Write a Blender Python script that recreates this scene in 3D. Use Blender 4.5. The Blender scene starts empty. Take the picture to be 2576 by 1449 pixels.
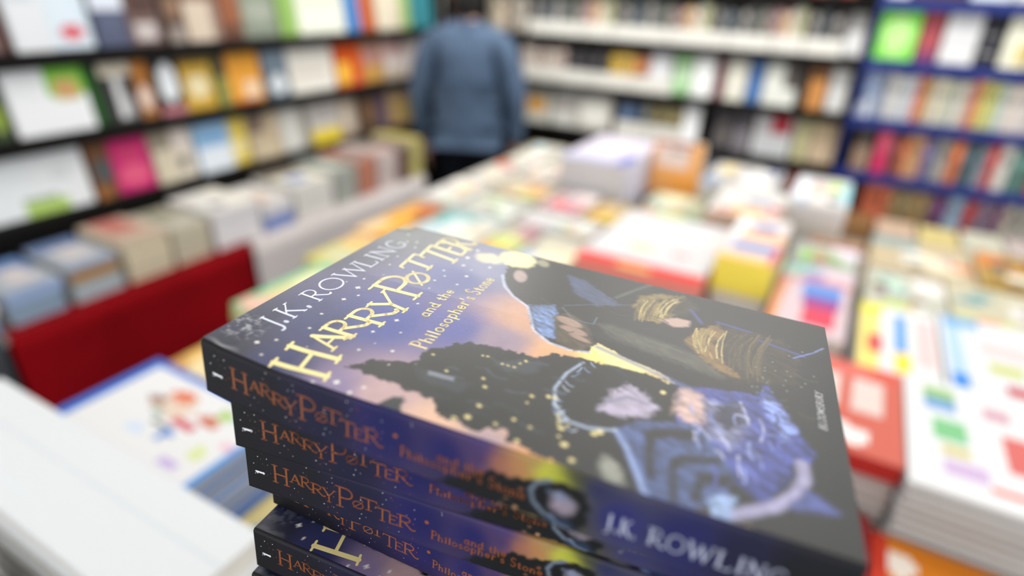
import bpy, bmesh, math, random
import numpy as np
from mathutils import Vector, Matrix
random.seed(7)
C = bpy.context.scene.collection
SC = bpy.context.scene
# ---------------------------------------------------------------- camera
CH = 1.70                                   # lens height above the shop floor
RIGHT = Vector((0.87194566, 0.48827152, 0.03607887))
DOWN = Vector((0.24694224, -0.37495956, -0.89354622))
FWD = Vector((-0.42276505, 0.78803315, -0.44751923))
cd = bpy.data.cameras.new('camera'); cam = bpy.data.objects.new('camera', cd); C.objects.link(cam)
cam.matrix_world = Matrix(((RIGHT.x, -DOWN.x, -FWD.x, 0), (RIGHT.y, -DOWN.y, -FWD.y, 0), (RIGHT.z, -DOWN.z, -FWD.z, CH), (0, 0, 0, 1)))
cd.sensor_width = 36.0; cd.lens = 36.0 * 1530 / 2576; cd.clip_start = .01; cd.clip_end = 50
cd.dof.use_dof = True; cd.dof.focus_distance = .232; cd.dof.aperture_fstop = 2.9; cd.dof.aperture_blades = 0
SC.camera = cam
# ---------------------------------------------------------------- world, exposure
w = bpy.data.worlds.new('world'); SC.world = w; w.use_nodes = True
w.node_tree.nodes['Background'].inputs[0].default_value = (.92, .96, 1, 1)
w.node_tree.nodes['Background'].inputs[1].default_value = 1.25
SC.view_settings.view_transform = 'Standard'; SC.view_settings.look = 'None'
SC.view_settings.exposure = .45; SC.view_settings.gamma = 1.0; SC.view_settings.use_curve_mapping = False
LAMP = 9.0          # watts of each ceiling panel
# ---------------------------------------------------------------- helpers
def lin(c):
    return tuple(((x / 255) / 12.92 if x <= 10.3 else ((x / 255 + .055) / 1.055) ** 2.4) for x in c)
def mat(name, rgb=None, rough=.5, attr=False, noise=0, spec=.5, scale=40, emit=0, bump=0, coat=0):
    m = bpy.data.materials.new(name); m.use_nodes = True; nt = m.node_tree; b = nt.nodes['Principled BSDF']
    b.inputs['Roughness'].default_value = rough; b.inputs['Specular IOR Level'].default_value = spec
    b.inputs['Coat Weight'].default_value = coat; b.inputs['Coat Roughness'].default_value = .4
    if attr:
        a = nt.nodes.new('ShaderNodeVertexColor'); a.layer_name = 'Col'; src = a.outputs['Color']
    else:
        a = nt.nodes.new('ShaderNodeRGB'); a.outputs[0].default_value = (*lin(rgb), 1); src = a.outputs[0]
    if noise or bump:
        tc = nt.nodes.new('ShaderNodeTexCoord'); n = nt.nodes.new('ShaderNodeTexNoise'); n.inputs['Scale'].default_value = scale; n.inputs['Detail'].default_value = 6
        nt.links.new(tc.outputs['Object'], n.inputs['Vector'])
        if noise:
            r = nt.nodes.new('ShaderNodeMapRange'); r.inputs['To Min'].default_value = 1 - noise; r.inputs['To Max'].default_value = 1 + noise
            nt.links.new(n.outputs['Fac'], r.inputs['Value'])
            mx = nt.nodes.new('ShaderNodeVectorMath'); mx.operation = 'SCALE'
            nt.links.new(src, mx.inputs[0]); nt.links.new(r.outputs[0], mx.inputs['Scale']); src = mx.outputs[0]
        if bump:
            bp = nt.nodes.new('ShaderNodeBump'); bp.inputs['Strength'].default_value = bump; bp.inputs['Distance'].default_value = .002
            nt.links.new(n.outputs['Fac'], bp.inputs['Height']); nt.links.new(bp.outputs[0], b.inputs['Normal'])
    nt.links.new(src, b.inputs['Base Color'])
    if emit:
        b.inputs['Emission Color'].default_value = (*lin(rgb), 1); b.inputs['Emission Strength'].default_value = emit
    return m
def paper_edge_mat(name, rgb):
    """page block: fine sheets as a striped colour along z"""
    m = bpy.data.materials.new(name); m.use_nodes = True; nt = m.node_tree; b = nt.nodes['Principled BSDF']; b.inputs['Roughness'].default_value = .8
    tc = nt.nodes.new('ShaderNodeTexCoord'); mp = nt.nodes.new('ShaderNodeMapping'); mp.inputs['Scale'].default_value = (6, 6, 900)
    n = nt.nodes.new('ShaderNodeTexNoise'); n.inputs['Scale'].default_value = 1
    r = nt.nodes.new('ShaderNodeValToRGB'); lo = lin([x * .84 for x in rgb]); hi = lin(rgb)
    r.color_ramp.elements[0].color = (*lo, 1); r.color_ramp.elements[1].color = (*hi, 1)
    r.color_ramp.elements[0].position = .35; r.color_ramp.elements[1].position = .65
    nt.links.new(tc.outputs['Object'], mp.inputs[0]); nt.links.new(mp.outputs[0], n.inputs['Vector']); nt.links.new(n.outputs['Fac'], r.inputs[0]); nt.links.new(r.outputs[0], b.inputs['Base Color'])
    return m
M = dict(
 print=mat('printed_cover', attr=True, rough=.55, spec=.15), soft=mat('matt_laminated_cover', attr=True, rough=.36, spec=.6, bump=.03, scale=900), spine=mat('matt_laminated_spine', attr=True, rough=.45, spec=.25),
 black=mat('black_shelf_board', (15, 13, 12), .7, noise=.12, spec=.15), blue=mat('blue_shelf_board', (14, 40, 118), .6, noise=.08), navy=mat('dark_blue_back_panel', (24, 30, 52), .6, noise=.1),
 brown=mat('dark_back_panel', (20, 18, 17), .6, noise=.1), strip=mat('white_strip', (232, 230, 222), .4, noise=.03),
 white=mat('white_paint', (226, 226, 222), .6, noise=.03), floor=mat('grey_vinyl_floor', (70, 70, 72), .4, noise=.15, scale=6),
 table=mat('pale_table_laminate', (205, 200, 192), .5, noise=.04), red=mat('red_cloth', (128, 4, 14), .9, noise=.35, scale=5, spec=.1, bump=.3),
 greycloth=mat('pale_grey_cloth', (206, 198, 196), .85, noise=.08, scale=4, spec=.1), darkcloth=mat('charcoal_cloth', (66, 68, 74), .9, noise=.2, scale=5, spec=.1),
 pages=paper_edge_mat('white_page_edges', (236, 233, 226)), cream=paper_edge_mat('cream_page_edges', (226, 212, 184)), greypages=paper_edge_mat('grey_page_edges', (182, 177, 171)),
 foil=mat('cream_title_ink', (248, 230, 160), .35, spec=.5), ink=mat('pale_author_ink', (226, 230, 246), .4), copper=mat('copper_spine_ink', (140, 76, 34), .35, spec=.4),
 silver=mat('silver_spine_ink', (168, 170, 190), .4), whiteink=mat('white_spine_ink', (236, 236, 238), .5),
 skin=mat('skin', (214, 168, 146), .5, noise=.05), hair=mat('black_hair', (20, 18, 18), .5, noise=.3, scale=120), denim=mat('washed_denim', (84, 102, 126), .85, noise=.34, scale=11, spec=.15, bump=1.0),
 trousers=mat('black_trousers', (14, 16, 22), .85, noise=.2, spec=.1), shoe=mat('dark_shoe_leather', (30, 28, 28), .5), eye=mat('eye_white', (230, 228, 224), .3),
 lamp=mat('lamp_diffuser', (255, 250, 240), .5, emit=1.0), metal=mat('white_lamp_frame', (220, 220, 220), .4))
def mesh_obj(name, V, F, mats, parent=None, loc=None, rot=None, mi=None, smooth=False):
    me = bpy.data.meshes.new(name); me.from_pydata([tuple(v) for v in V], [], F); me.update()
    for m in (mats if isinstance(mats, (list, tuple)) else [mats]): me.materials.append(m)
    if mi is not None: me.polygons.foreach_set('material_index', mi)
    if smooth: me.polygons.foreach_set('use_smooth', [True] * len(me.polygons))
    return link(name, me, parent, loc, rot)
def link(name, me, parent=None, loc=None, rot=None):
    o = bpy.data.objects.new(name, me); C.objects.link(o)
    if parent: o.parent = parent
    if loc is not None: o.location = loc
    if rot is not None: o.rotation_euler = rot
    return o
def tag(o, label, cat, group=None, kind=None):
    o['label'] = label; o['category'] = cat
    if group: o['group'] = group
    if kind: o['kind'] = kind
    return o
def structure(o): o['kind'] = 'structure'; return o
def empty(name, loc=(0, 0, 0), rot=None):
    o = link(name, None, None, loc, rot); o.empty_display_size = .02; return o
class MB:
    """collects shapes for ONE mesh"""
    def __init__(s): s.V = []; s.F = []; s.c = []
    def box(s, x0, x1, y0, y1, z0, z1, col=None):
        n = len(s.V); s.V += [(x, y, z) for z in (z0, z1) for y in (y0, y1) for x in (x0, x1)]
        s.F += [tuple(n + i for i in f) for f in ((0, 2, 3, 1), (4, 5, 7, 6), (0, 1, 5, 4), (2, 6, 7, 3), (0, 4, 6, 2), (1, 3, 7, 5))]; s.c += [col] * 6
        return s
    def grid(s, P, nu, nv, colf=None, flip=False):
        """P(i,j)->xyz for i<=nu, j<=nv"""
        n = len(s.V); s.V += [P(i, j) for j in range(nv + 1) for i in range(nu + 1)]
        for j in range(nv):
            for i in range(nu):
                a = n + j * (nu + 1) + i; f = (a, a + 1, a + nu + 2, a + nu + 1)
                s.F.append(f[::-1] if flip else f); s.c.append(colf((i + .5) / nu, (j + .5) / nv) if colf else None)
        return s
    def tube(s, pts, r, n=8):
        for a, b in zip(pts, pts[1:]):
            a = Vector(a); b = Vector(b); d = (b - a).normalized(); u = d.orthogonal().normalized(); v = d.cross(u); k = len(s.V)
            for p in (a, b): s.V += [tuple(p + r * (u * math.cos(t) + v * math.sin(t))) for t in [2 * math.pi * i / n for i in range(n)]]
            s.F += [(k + i, k + (i + 1) % n, k + n + (i + 1) % n, k + n + i) for i in range(n)] + [tuple(range(k + n - 1, k - 1, -1)), tuple(range(k + n, k + 2 * n))]; s.c += [None] * (n + 2)
        return s
    def mesh(s, name, m):
        me = bpy.data.meshes.new(name); me.from_pydata(s.V, [], s.F); me.update(); me.materials.append(m)
        if any(c is not None for c in s.c):
            a = me.color_attributes.new('Col', 'FLOAT_COLOR', 'CORNER'); buf = np.ones((len(me.loops), 4), np.float32)
            for p, c in zip(me.polygons, s.c): buf[p.loop_start:p.loop_start + p.loop_total, :3] = lin(c if c else (128, 128, 128))
            a.data.foreach_set('color', buf.ravel())
        return me
    def build(s, name, m, parent=None, loc=None, rot=None): return link(name, s.mesh(name, m), parent, loc, rot)
ORD = 'first second third fourth fifth sixth seventh eighth ninth tenth eleventh twelfth thirteenth fourteenth fifteenth sixteenth seventeenth eighteenth nineteenth twentieth'.split()
ORD += [x for n_, t_ in (('twentieth', 'twenty'), ('thirtieth', 'thirty'), ('fortieth', 'forty'), ('fiftieth', 'fifty'), ('sixtieth', 'sixty'), ('seventieth', 'seventy')) for x in [n_] + [t_ + '-' + y for y in ORD[:9]]][1:]
def ray_at(u, v, z):                         # photo point -> place on the level z (survey helper)
    d = RIGHT * ((u - 1288) / 1530) + DOWN * ((v - 724.5) / 1530) + FWD; k = (z - CH) / d.z
    return d.x * k, d.y * k
def along(u, z, axis, val):                  # photo column u at height z on the wall plane x=val or y=val
    t = (u - 1288) / 1530; q = RIGHT - FWD * t; o = 1 - axis
    return -(q[axis] * val + q.z * (z - CH)) / q[o]
# ---------------------------------------------------------------- room
XW, YW = -2.63, 3.78
structure(MB().box(XW - .3, 3.2, -2.2, YW + .3, -.1, 0).build('floor', M['floor']))
structure(MB().box(XW - .3, 3.2, -2.2, YW + .3, 2.95, 3.05).build('ceiling', M['white']))
structure(MB().box(XW - .12, XW, -2.2, YW + .12, 0, 2.95).build('wall_left', M['white']))
structure(MB().box(XW, 3.2, YW, YW + .12, 0, 2.95).build('wall_back', M['white']))
def panel_light(x, y, k):
    r = empty('ceiling_light', (x, y, 2.95)); tag(r, 'flat white ceiling light panel above the bookshop tables', 'light', 'ceiling light panels')
    MB().box(-.62, .62, -.17, .17, -.03, -.001).build('frame', M['metal'], r)
    MB().box(-.59, .59, -.14, .14, -.036, -.0305).build('diffuser', M['lamp'], r)
    l = bpy.data.lights.new('ceiling_lamp', 'AREA'); l.shape = 'RECTANGLE'; l.size = 1.18; l.size_y = .28; l.energy = LAMP * k; l.color = (1, .975, .94)
    o = link('lamp_light', l, r, (0, 0, -.04))
for i, x in enumerate((-1.75, -.25, 1.25)):
    for y, k in ((-1.0, .1), (.3, .14), (1.6, .4), (2.75, 1.7)): panel_light(x, y, k * (1.5, .9, .75)[i])
# ---------------------------------------------------------------- bookcases
def bookcase(name, label, along0, along1, levels, top, axis, face, depth, board, backm):
    r = empty(name, (0, 0, 0)); tag(r, label, 'bookcase')
    def bx(a0, a1, d0, d1, z0, z1):          # d measured back from the front face
        if axis == 0: return (face - d1, face - d0, a0, a1, z0, z1)
        return (a0, a1, face + d0, face + d1, z0, z1)
    MB().box(*bx(along0, along1, depth - .02, depth, .02, top)).build('back_panel', M[backm], r)
    for a in (along0, along1 - .014): MB().box(*bx(a, a + .014, 0, depth - .021, .02, top)).build('side_panel', M[board], r)
    for z in levels: MB().box(*bx(along0 + .0145, along1 - .0145, 0, depth - .021, z - .047, z)).build('shelf', M[board], r)
    MB().box(*bx(along0 + .0145, along1 - .0145, 0, depth - .021, top - .035, top)).build('top_board', M[board], r)
    MB().box(*bx(along0 + .0145, along1 - .0145, .02, .04, .02, levels[0] - .048)).build('base_panel', M[board], r)
    return r
LV = (.925, 1.185, 1.445, 1.705); LOW = .665
XS, YS = -2.33, 3.45
bookcase('bookcase', 'tall black bookcase along the left wall with face-out books', -.3, 3.3, LV[:3], 1.98, 0, XS, .28, 'black', 'brown')
XB = -.03
bookcase('bookcase', 'black bookcase on the back wall behind the denim jacket', -2.25, XB - .002, (LOW,) + LV, 1.98, 1, YS, .30, 'black', 'brown')
bookcase('bookcase', 'blue bookcase on the back wall at the right', XB, 1.75, (LOW,) + LV, 1.98, 1, YS, .30, 'blue', 'navy')
MB_ = MB().box(-2.33, -2.27, YS - .13, YS - .05, 0, 1.98).build('corner_post', M['black']); tag(MB_, 'black corner post between the two black bookcases', 'post')
# ---------------------------------------------------------------- books on the shelves
def colf(base, mot):
    def f(u, v):
        c = base
        for m in mot:
            if m[0] == 'e':
                _, cu, cv, ru, rv, col = m
                if ((u - cu) / ru) ** 2 + ((v - cv) / rv) ** 2 < 1: c = col
            else:
                u0, v0, u1, v1, col = m
                if u0 <= u <= u1 and v0 <= v <= v1: c = col
        return c
    return f
def face_book_mesh(wd, ht, th, base, mot):
    b = MB(); f = colf(base, mot); nu, nv = 12, 14
    b.grid(lambda i, j: (wd * (i / nu - .5), -th / 2, ht * j / nv), nu, nv, f)
    e = .0012; pg = (228, 220, 204)
    x = wd / 2; t = th / 2
    n = len(b.V)                                                     # spine left, back board, fore-edge and head of pages
    b.V += [(-x, -t, 0), (-x, t, 0), (-x, t, ht), (-x, -t, ht), (x, -t, 0), (x, t, 0), (x, t, ht), (x, -t, ht)]
    for q, c in (((0, 3, 2, 1), base), ((1, 2, 6, 5), base), ((4, 5, 6, 7), pg), ((3, 7, 6, 2), pg), ((0, 1, 5, 4), pg)): b.F.append(tuple(n + k for k in q)); b.c.append(c)
    return b
def clip(a0, a1, case):
    if case.startswith('black back'): a1 = min(a1, XB - .018)
    if case.startswith('blue'): a0 = max(a0, XB + .016)
    return a0, a1
def put_shelf(o, a, z, axis, inset, YS=YS):
    if axis == 0: o.location = (XS - inset, a, z); o.rotation_euler.z = math.pi / 2
    else: o.location = (a, YS + inset, z)
def face_row(items, zi, axis, case, shelf, ht=.206, th=.024):
    z = LV[zi] if zi is not None else LOW; val = XS if axis == 0 else YS
    for k, it in enumerate(items):
        u0, u1, desc, base = it[:4]; mot = it[4] if len(it) > 4 else []; h = min(.206, it[5] if len(it) > 5 else ht)
        a0 = along(u0, z + h * .5, axis, val - .015 if axis == 0 else val + .015); a1 = along(u1, z + h * .5, axis, val - .015 if axis == 0 else val + .015)
        a0, a1 = clip(a0, a1, case); wd = a1 - a0 - .006; lean = math.radians(7)
        o = face_book_mesh(wd, h, th, base, mot).build('face_out_book', M['print'])
        put_shelf(o, (a0 + a1) / 2, z + th / 2 * math.sin(lean) + .001, axis, .03 + (k % 2) * .012); o.rotation_euler.x = -lean
        tag(o, f'{desc} face-out book, {ORD[k]} from left on {shelf} of {case}', 'book', f'face-out books on {shelf} of {case}')
def shade(c, k): return tuple(max(0, min(255, x * k)) for x in c)
def cname(c):
    r, g, b = c; mx, mn = max(c), min(c); 
    if mx - mn < 26:
        return 'white' if mn > 195 else 'pale grey' if mn > 150 else 'grey' if mn > 85 else 'black'
    if mn > 175: return 'cream' if b < r - 12 else 'pale blue'
    if r >= g and r >= b:
        if g > .72 * r: return 'yellow' if b < .62 * g else 'beige'
        if g > .45 * r and b < .6 * r: return 'orange' if r > 170 else 'brown'
        return 'pink' if b > .45 * r and r > 150 else 'red' if r > 120 else 'maroon'
    if g >= r and g >= b: return 'green'
    return 'blue' if r < .75 * b else 'lilac'
def spine_row(specs, zi, axis, case, shelf, val=None, z=None, lo=None, first=0):
    """specs: (u0,u1,rgb,height,[band colour,v0,v1])"""
    z = LV[zi] if z is None else z; val = val if val is not None else (XS if axis == 0 else YS)
    for k, it in enumerate(specs):
        u0, u1, c = it[:3]; h = min(.208, it[3] if len(it) > 3 else .2); bands = it[4] if len(it) > 4 else [(shade(c, 1.35 if sum(c) < 380 else .62), .62, .8)]
        a0 = along(u0, z + h * .5, axis, val); a1 = along(u1, z + h * .5, axis, val); a0, a1 = clip(a0, a1, case); wd = a1 - a0 - .0015; dp = .14
        if wd < .006: continue
        b = MB(); f = colf(c, [(0.15, v0, .85, v1, bc) for bc, v0, v1 in bands]); nv = 10; nu = 5; cr = min(.004, wd * .2)
        b.grid(lambda i, j: (wd * (i / nu - .5), -dp / 2 - cr * (1 - (2 * i / nu - 1) ** 2), h * j / nv), nu, nv, f)
        n = len(b.V); x = wd / 2; t = dp / 2; e = .003; pg = (226, 216, 196)
        b.V += [(-x, -t, 0), (-x, t, 0), (-x, t, h), (-x, -t, h), (x, -t, 0), (x, t, 0), (x, t, h), (x, -t, h)]
        for q, cc in (((0, 3, 2, 1), c), ((4, 5, 6, 7), c), ((1, 2, 6, 5), pg), ((3, 7, 6, 2), pg), ((0, 1, 5, 4), pg)): b.F.append(tuple(n + i for i in q)); b.c.append(cc)
        o = b.build('shelved_book', M['print'])
        put_shelf(o, (a0 + a1) / 2, z + .0005, axis, .02 + dp / 2 + (k * 7 % 5) * .003, val)
        tag(o, f'{cname(c)} book spine-out, {ORD[k + first]} from left on {shelf} of {case}', 'book', f'spine-out books on {shelf} of {case}')
def auto(u0, u1, cols, n=None, h=.2, dh=.02, seed=1):
    r = random.Random(seed); n = n or len(cols); ws = [r.uniform(.7, 1.3) for _ in range(n)]; s = sum(ws); out = []; u = u0
    for i in range(n):
        w_ = (u1 - u0) * ws[i] / s; out.append((u, u + w_, cols[i % len(cols)], h - r.random() * dh)); u += w_
    return out
K = (30, 28, 30); Wt = (236, 236, 232); Cr = (230, 222, 204)
CL = 'left bookcase'
face_row([(-190, -70, 'dark brown', (70, 50, 44)), (-60, 14, 'reddish brown', (92, 60, 54), [(0, 0, .6, 1, (120, 110, 110))]), (20, 122, 'plain white', (222, 224, 228), [(0.1, .7, .8, .85, (200, 206, 214))]),
 (118, 232, 'pale blue and white', (214, 226, 236), [('e', .55, .25, .26, .14, (212, 92, 100))]), (236, 322, 'navy based', (86, 92, 116), [(0, .55, 1, 1, (214, 220, 232)), (.4, .3, .6, .5, (100, 108, 132))]),
 (326, 410, 'brown portrait', (112, 92, 88), [(.2, .1, .8, .35, (196, 186, 184)), (.1, .5, .9, .9, (84, 62, 58))]), (412, 470, 'dark brown', (84, 66, 58), [(.2, .0, .8, .25, (150, 140, 134)), ('e', .5, .6, .35, .2, (140, 110, 90))]),
 (466, 562, 'cream portrait', (206, 190, 172), [(0, .7, 1, 1, (120, 90, 78)), (.75, 0, 1, .7, (150, 128, 116))]), (560, 612, 'russet', (146, 92, 66), [(0, 0, 1, .3, (104, 72, 58))]),
 (614, 706, 'grey green', (132, 140, 126), [('e', .5, .5, .4, .25, (158, 164, 150))]), (706, 752, 'leaf green', (140, 176, 96)), (752, 874, 'cream white', (228, 230, 216), [(.1, .6, .9, .75, (214, 214, 196))]),
 (874, 908, 'bright blue', (66, 128, 190)), (908, 950, 'rust orange', (186, 94, 52)), (950, 1012, 'ivory', (220, 210, 188)), (1010, 1040, 'pale green', (160, 190, 112)), (1038, 1092, 'teal', (62, 136, 148), [])],
 2, 0, CL, 'top shelf')
face_row([(-150, -40, 'dark olive', (66, 76, 58)), (-34, 20, 'dark green', (70, 84, 60), [('e', .6, .35, .5, .2, (140, 160, 70))]), (30, 232, 'wide white and green', (234, 236, 238), [(.52, .55, 1, 1, (124, 196, 72)), (.6, .5, .95, .85, (182, 196, 100)), ('e', .74, .66, .16, .14, (206, 160, 110))]),
 (236, 268, 'dark green', (46, 88, 44)), (268, 350, 'black and white', (58, 58, 58), [(.3, .05, .62, .75, (214, 214, 216)), (0, .78, 1, 1, (214, 204, 184)), (.6, .1, .8, .4, (150, 150, 152)), ], .212),
 (352, 396, 'orange brown', (168, 112, 62), [('e', .5, .35, .4, .2, (232, 206, 190)), (0, .75, 1, 1, (196, 128, 60))]), (398, 466, 'white bird on black', (52, 48, 48), [('e', .5, .58, .36, .34, (226, 230, 234)), (0, 0, 1, .16, (190, 124, 132))]),
 (468, 548, 'ochre and cream', (206, 166, 66), [('e', .5, .45, .36, .22, (234, 220, 178)), (0, .85, 1, 1, (120, 100, 60))]), (550, 582, 'olive', (138, 140, 78), [(0, .6, 1, 1, (70, 66, 54))]), (584, 668, 'orange and cream', (232, 162, 62), [(.4, .1, .95, .42, (238, 206, 172)), (0, .0, .8, .1, (208, 116, 52))]),
 (670, 734, 'blue grey', (96, 110, 124), [('e', .5, .3, .3, .22, (214, 220, 224)), (0, .65, 1, 1, (120, 134, 148))]), (736, 850, 'ivory white', (232, 228, 218), [(.1, .35, .85, .5, (214, 206, 194))]), (852, 916, 'red and orange', (208, 84, 36), [(0, .1, .5, .55, (244, 190, 70)), (.5, 0, 1, .3, (206, 80, 54))]),
 (918, 972, 'ochre and mauve', (196, 150, 80), [(.1, .45, .9, .95, (190, 140, 134))]), (974, 1082, 'pinkish white', (226, 216, 212), [(0, .6, .45, 1, (206, 170, 166)), (0, 0, .4, .3, (206, 190, 170))])],
 1, 0, CL, 'middle shelf')
face_row([(-140, -50, 'pale', (200, 200, 196)), (-44, 232, 'large white landscape', (230, 234, 236), [(.3, .02, .72, .2, (176, 206, 110)), (.3, .2, .7, .26, (150, 164, 140)), ('e', .75, .6, .1, .12, (216, 222, 222))]), (236, 292, 'brown', (112, 76, 52), [('e', .55, .5, .42, .2, (78, 86, 90)), (0, 0, .6, .2, (150, 100, 56))]),
 (294, 392, 'magenta pink', (200, 46, 116), [('e', .5, .3, .4, .2, (222, 92, 128)), (.15, .6, .85, .8, (206, 66, 112))]), (394, 446, 'beige and cream', (204, 194, 172), [(0, .65, 1, 1, (150, 140, 124))]), (446, 500, 'cream', (216, 206, 190), [(.2, .2, .6, .4, (90, 86, 84)), (.1, .6, .9, .9, (226, 214, 208))]),
 (502, 588, 'sky blue and white', (150, 188, 222), [(0, 0, 1, .5, (218, 226, 234)), (.1, .6, .9, .8, (126, 168, 208))]), (590, 634, 'yellow', (224, 200, 96), [(.1, .2, .8, .5, (234, 220, 160))]), (636, 712, 'tan and grey', (190, 172, 146), [(0, .55, .5, 1, (120, 104, 92)), (.2, .1, .8, .3, (204, 190, 160))]),
 (716, 784, 'greyish white', (210, 210, 204), [(.75, 0, 1, 1, (150, 146, 136))]), (786, 860, 'grey and yellow', (196, 194, 190), [(0, 0, 1, .36, (222, 200, 66)), (.1, .5, .9, .9, (176, 172, 168))]), (862, 908, 'taupe', (168, 150, 134), [('e', .5, .5, .3, .35, (206, 194, 178))]),
 (910, 958, 'dark brown', (84, 66, 56), [('e', .5, .5, .3, .3, (120, 92, 70))]), (960, 984, 'mauve', (112, 96, 120)), (986, 1058, 'peach', (214, 178, 128), [('e', .5, .35, .3, .25, (196, 170, 100)), (0, .85, 1, 1, (206, 200, 190))])],
 0, 0, CL, 'lower shelf')
CB = 'black back bookcase'; CU = 'blue bookcase'
dk = [(58, 56, 58), (150, 146, 140), (78, 80, 84), (120, 130, 136), (54, 50, 52), (186, 188, 184), (96, 90, 88), (70, 84, 80), (170, 160, 150), (110, 96, 96)]
def strips(us, z, shelf, h):
    for k, (a, b) in enumerate(zip(us, us[1:])):
        x0 = along(a, z + h / 2, 1, YS); x1 = along(b, z + h / 2, 1, YS)
        o = MB().box(x0 + .003, x1 - .003, YS - .004, YS + .003, z + .0005, z + h).build('display_strip', M['strip'])
        tag(o, f'blank white display strip, {ORD[k]} from left, fronting {shelf} of {CB}', 'display strip', 'white display strips on the back bookcase')
spine_row(auto(1225, 1318, [(170, 160, 140), (206, 190, 170), (120, 110, 100), (196, 188, 176)], h=.21, seed=3) + auto(1328, 2120, dk + [(216, 176, 176), (206, 180, 120), (222, 200, 196), (206, 210, 190), (206, 206, 160)], 52, h=.2, dh=.03, seed=4), 2, 1, CB, 'second shelf')
strips((1330, 1470, 1540, 1680, 1830, 1940, 2020, 2120), LV[2], 'second shelf', .072)
face_row([(2128, 2188, 'grey white', (204, 204, 204), [(0, .6, 1, 1, (150, 150, 148)), (.1, .1, .9, .4, (222, 222, 222))])], 2, 1, CB, 'second shelf', .19)
spine_row(auto(1330, 1480, [(150, 110, 60), (120, 120, 130), (200, 196, 190)], 9, h=.2, seed=12) + auto(1490, 1800, [(110, 60, 50), (190, 170, 70), (90, 92, 96)], 14, h=.2, seed=13) + auto(1810, 2170, [(150, 50, 52), (140, 90, 60), (70, 66, 70)], 14, h=.2, seed=14), 3, 1, CB, 'top shelf')
spine_row(auto(1308, 1420, [(206, 190, 180), (216, 206, 196), (190, 170, 160)], 6, h=.19, seed=5) + auto(1420, 1530, [(52, 50, 52), (80, 78, 80), (44, 44, 46)], 10, h=.2, seed=6) + auto(1530, 1590, [(226, 194, 84), (214, 180, 90), (206, 170, 96)], 4, h=.19, seed=7) + auto(1590, 1628, [(176, 120, 80), (150, 96, 70)], 2, h=.19), 1, 1, CB, 'third shelf')
strips((1310, 1400, 1490, 1590, 1690), LV[1], 'third shelf', .078)
face_row([(1630, 1686, 'white and navy', (218, 218, 222), [(.4, 0, 1, .25, (80, 84, 104))]), (1690, 1738, 'pale green', (160, 206, 150), [(.2, .3, .8, .7, (196, 222, 188))]), (1740, 1794, 'bright white', (238, 240, 238)), (1796, 1822, 'maroon', (112, 58, 70)), (1824, 1876, 'cream white', (222, 220, 206)), (1878, 1918, 'blue', (84, 122, 176)), (1920, 2004, 'white with black corner', (220, 222, 214), [(.55, .45, 1, 1, (90, 84, 80))]),
 (2008, 2030, 'black', (60, 54, 50)), (2032, 2078, 'orange brown', (196, 136, 76), [(.1, .75, .9, 1, (120, 84, 56))]), (2080, 2132, 'white', (218, 218, 216), [(0, .0, .2, 1, (180, 180, 176))])], 1, 1, CB, 'third shelf', .2)
face_row([(1312, 1380, 'cream and orange', (206, 206, 196), [('e', .5, .55, .38, .25, (216, 160, 80))]), (1384, 1446, 'pale grey', (206, 206, 200), [('e', .5, .6, .4, .2, (190, 180, 176))]), (1450, 1536, 'white round motif', (196, 192, 184), [('e', .5, .5, .42, .38, (226, 224, 216))])], 0, 1, CB, 'lowest shelf', .2)
spine_row(auto(1546, 1620, [(56, 62, 70), (90, 110, 140), (70, 92, 120)], 5, h=.2, seed=8) + auto(1620, 1712, [(120, 112, 80), (72, 70, 66), (140, 130, 90)], 7, h=.2, seed=9), 0, 1, CB, 'lowest shelf')
strips((1546, 1626, 1712), LV[0], 'lowest shelf', .085)
face_row([(1714, 1756, 'tall bright white', (244, 246, 248)), (1790, 1842, 'charcoal', (76, 74, 78), [('e', .5, .4, .35, .3, (104, 98, 96))]), (1844, 1886, 'grey', (124, 120, 126), [(0, .6, 1, 1, (84, 80, 86))]), (1892, 1990, 'white and red', (206, 206, 208), [(.45, .55, .95, 1, (186, 62, 74)), (.1, .1, .9, .4, (190, 194, 196))]), (1996, 2034, 'sage', (186, 180, 140)), (2036, 2150, 'tan', (200, 178, 150), [(0, .7, .5, 1, (206, 190, 150)), ('e', .6, .4, .05, .04, (110, 96, 80))])], 0, 1, CB, 'lowest shelf', .205)
face_row([(2206, 2310, 'lime green', (136, 222, 92), [('e', .5, .5, .34, .4, (190, 238, 150))]), (2312, 2370, 'brick red', (168, 82, 88), [(0, 0, 1, .2, (130, 70, 110))]), (2372, 2464, 'white', (212, 212, 214), [(.1, .1, .9, .3, (226, 226, 224))]), (2466, 2524, 'black with white lettering lines', (44, 44, 52), [(.2, .25, .8, .3, (150, 150, 150)), (.2, .4, .8, .45, (140, 140, 140)), (.2, .6, .8, .65, (130, 130, 130))]), (2528, 2600, 'cream', (228, 226, 206), [(.5, .1, 1, .5, (216, 196, 130))]), (2604, 2690, 'pale grey', (206, 206, 206))], 2, 1, CU, 'second shelf', .205)
face_row([(2226, 2308, 'white', (226, 230, 236)), (2312, 2452, 'dark brown landscape', (92, 64, 56)), (2460, 2570, 'pale blue white', (222, 230, 240)), (2574, 2680, 'white', (226, 226, 230))], 3, 1, CU, 'top shelf', .2)
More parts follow.
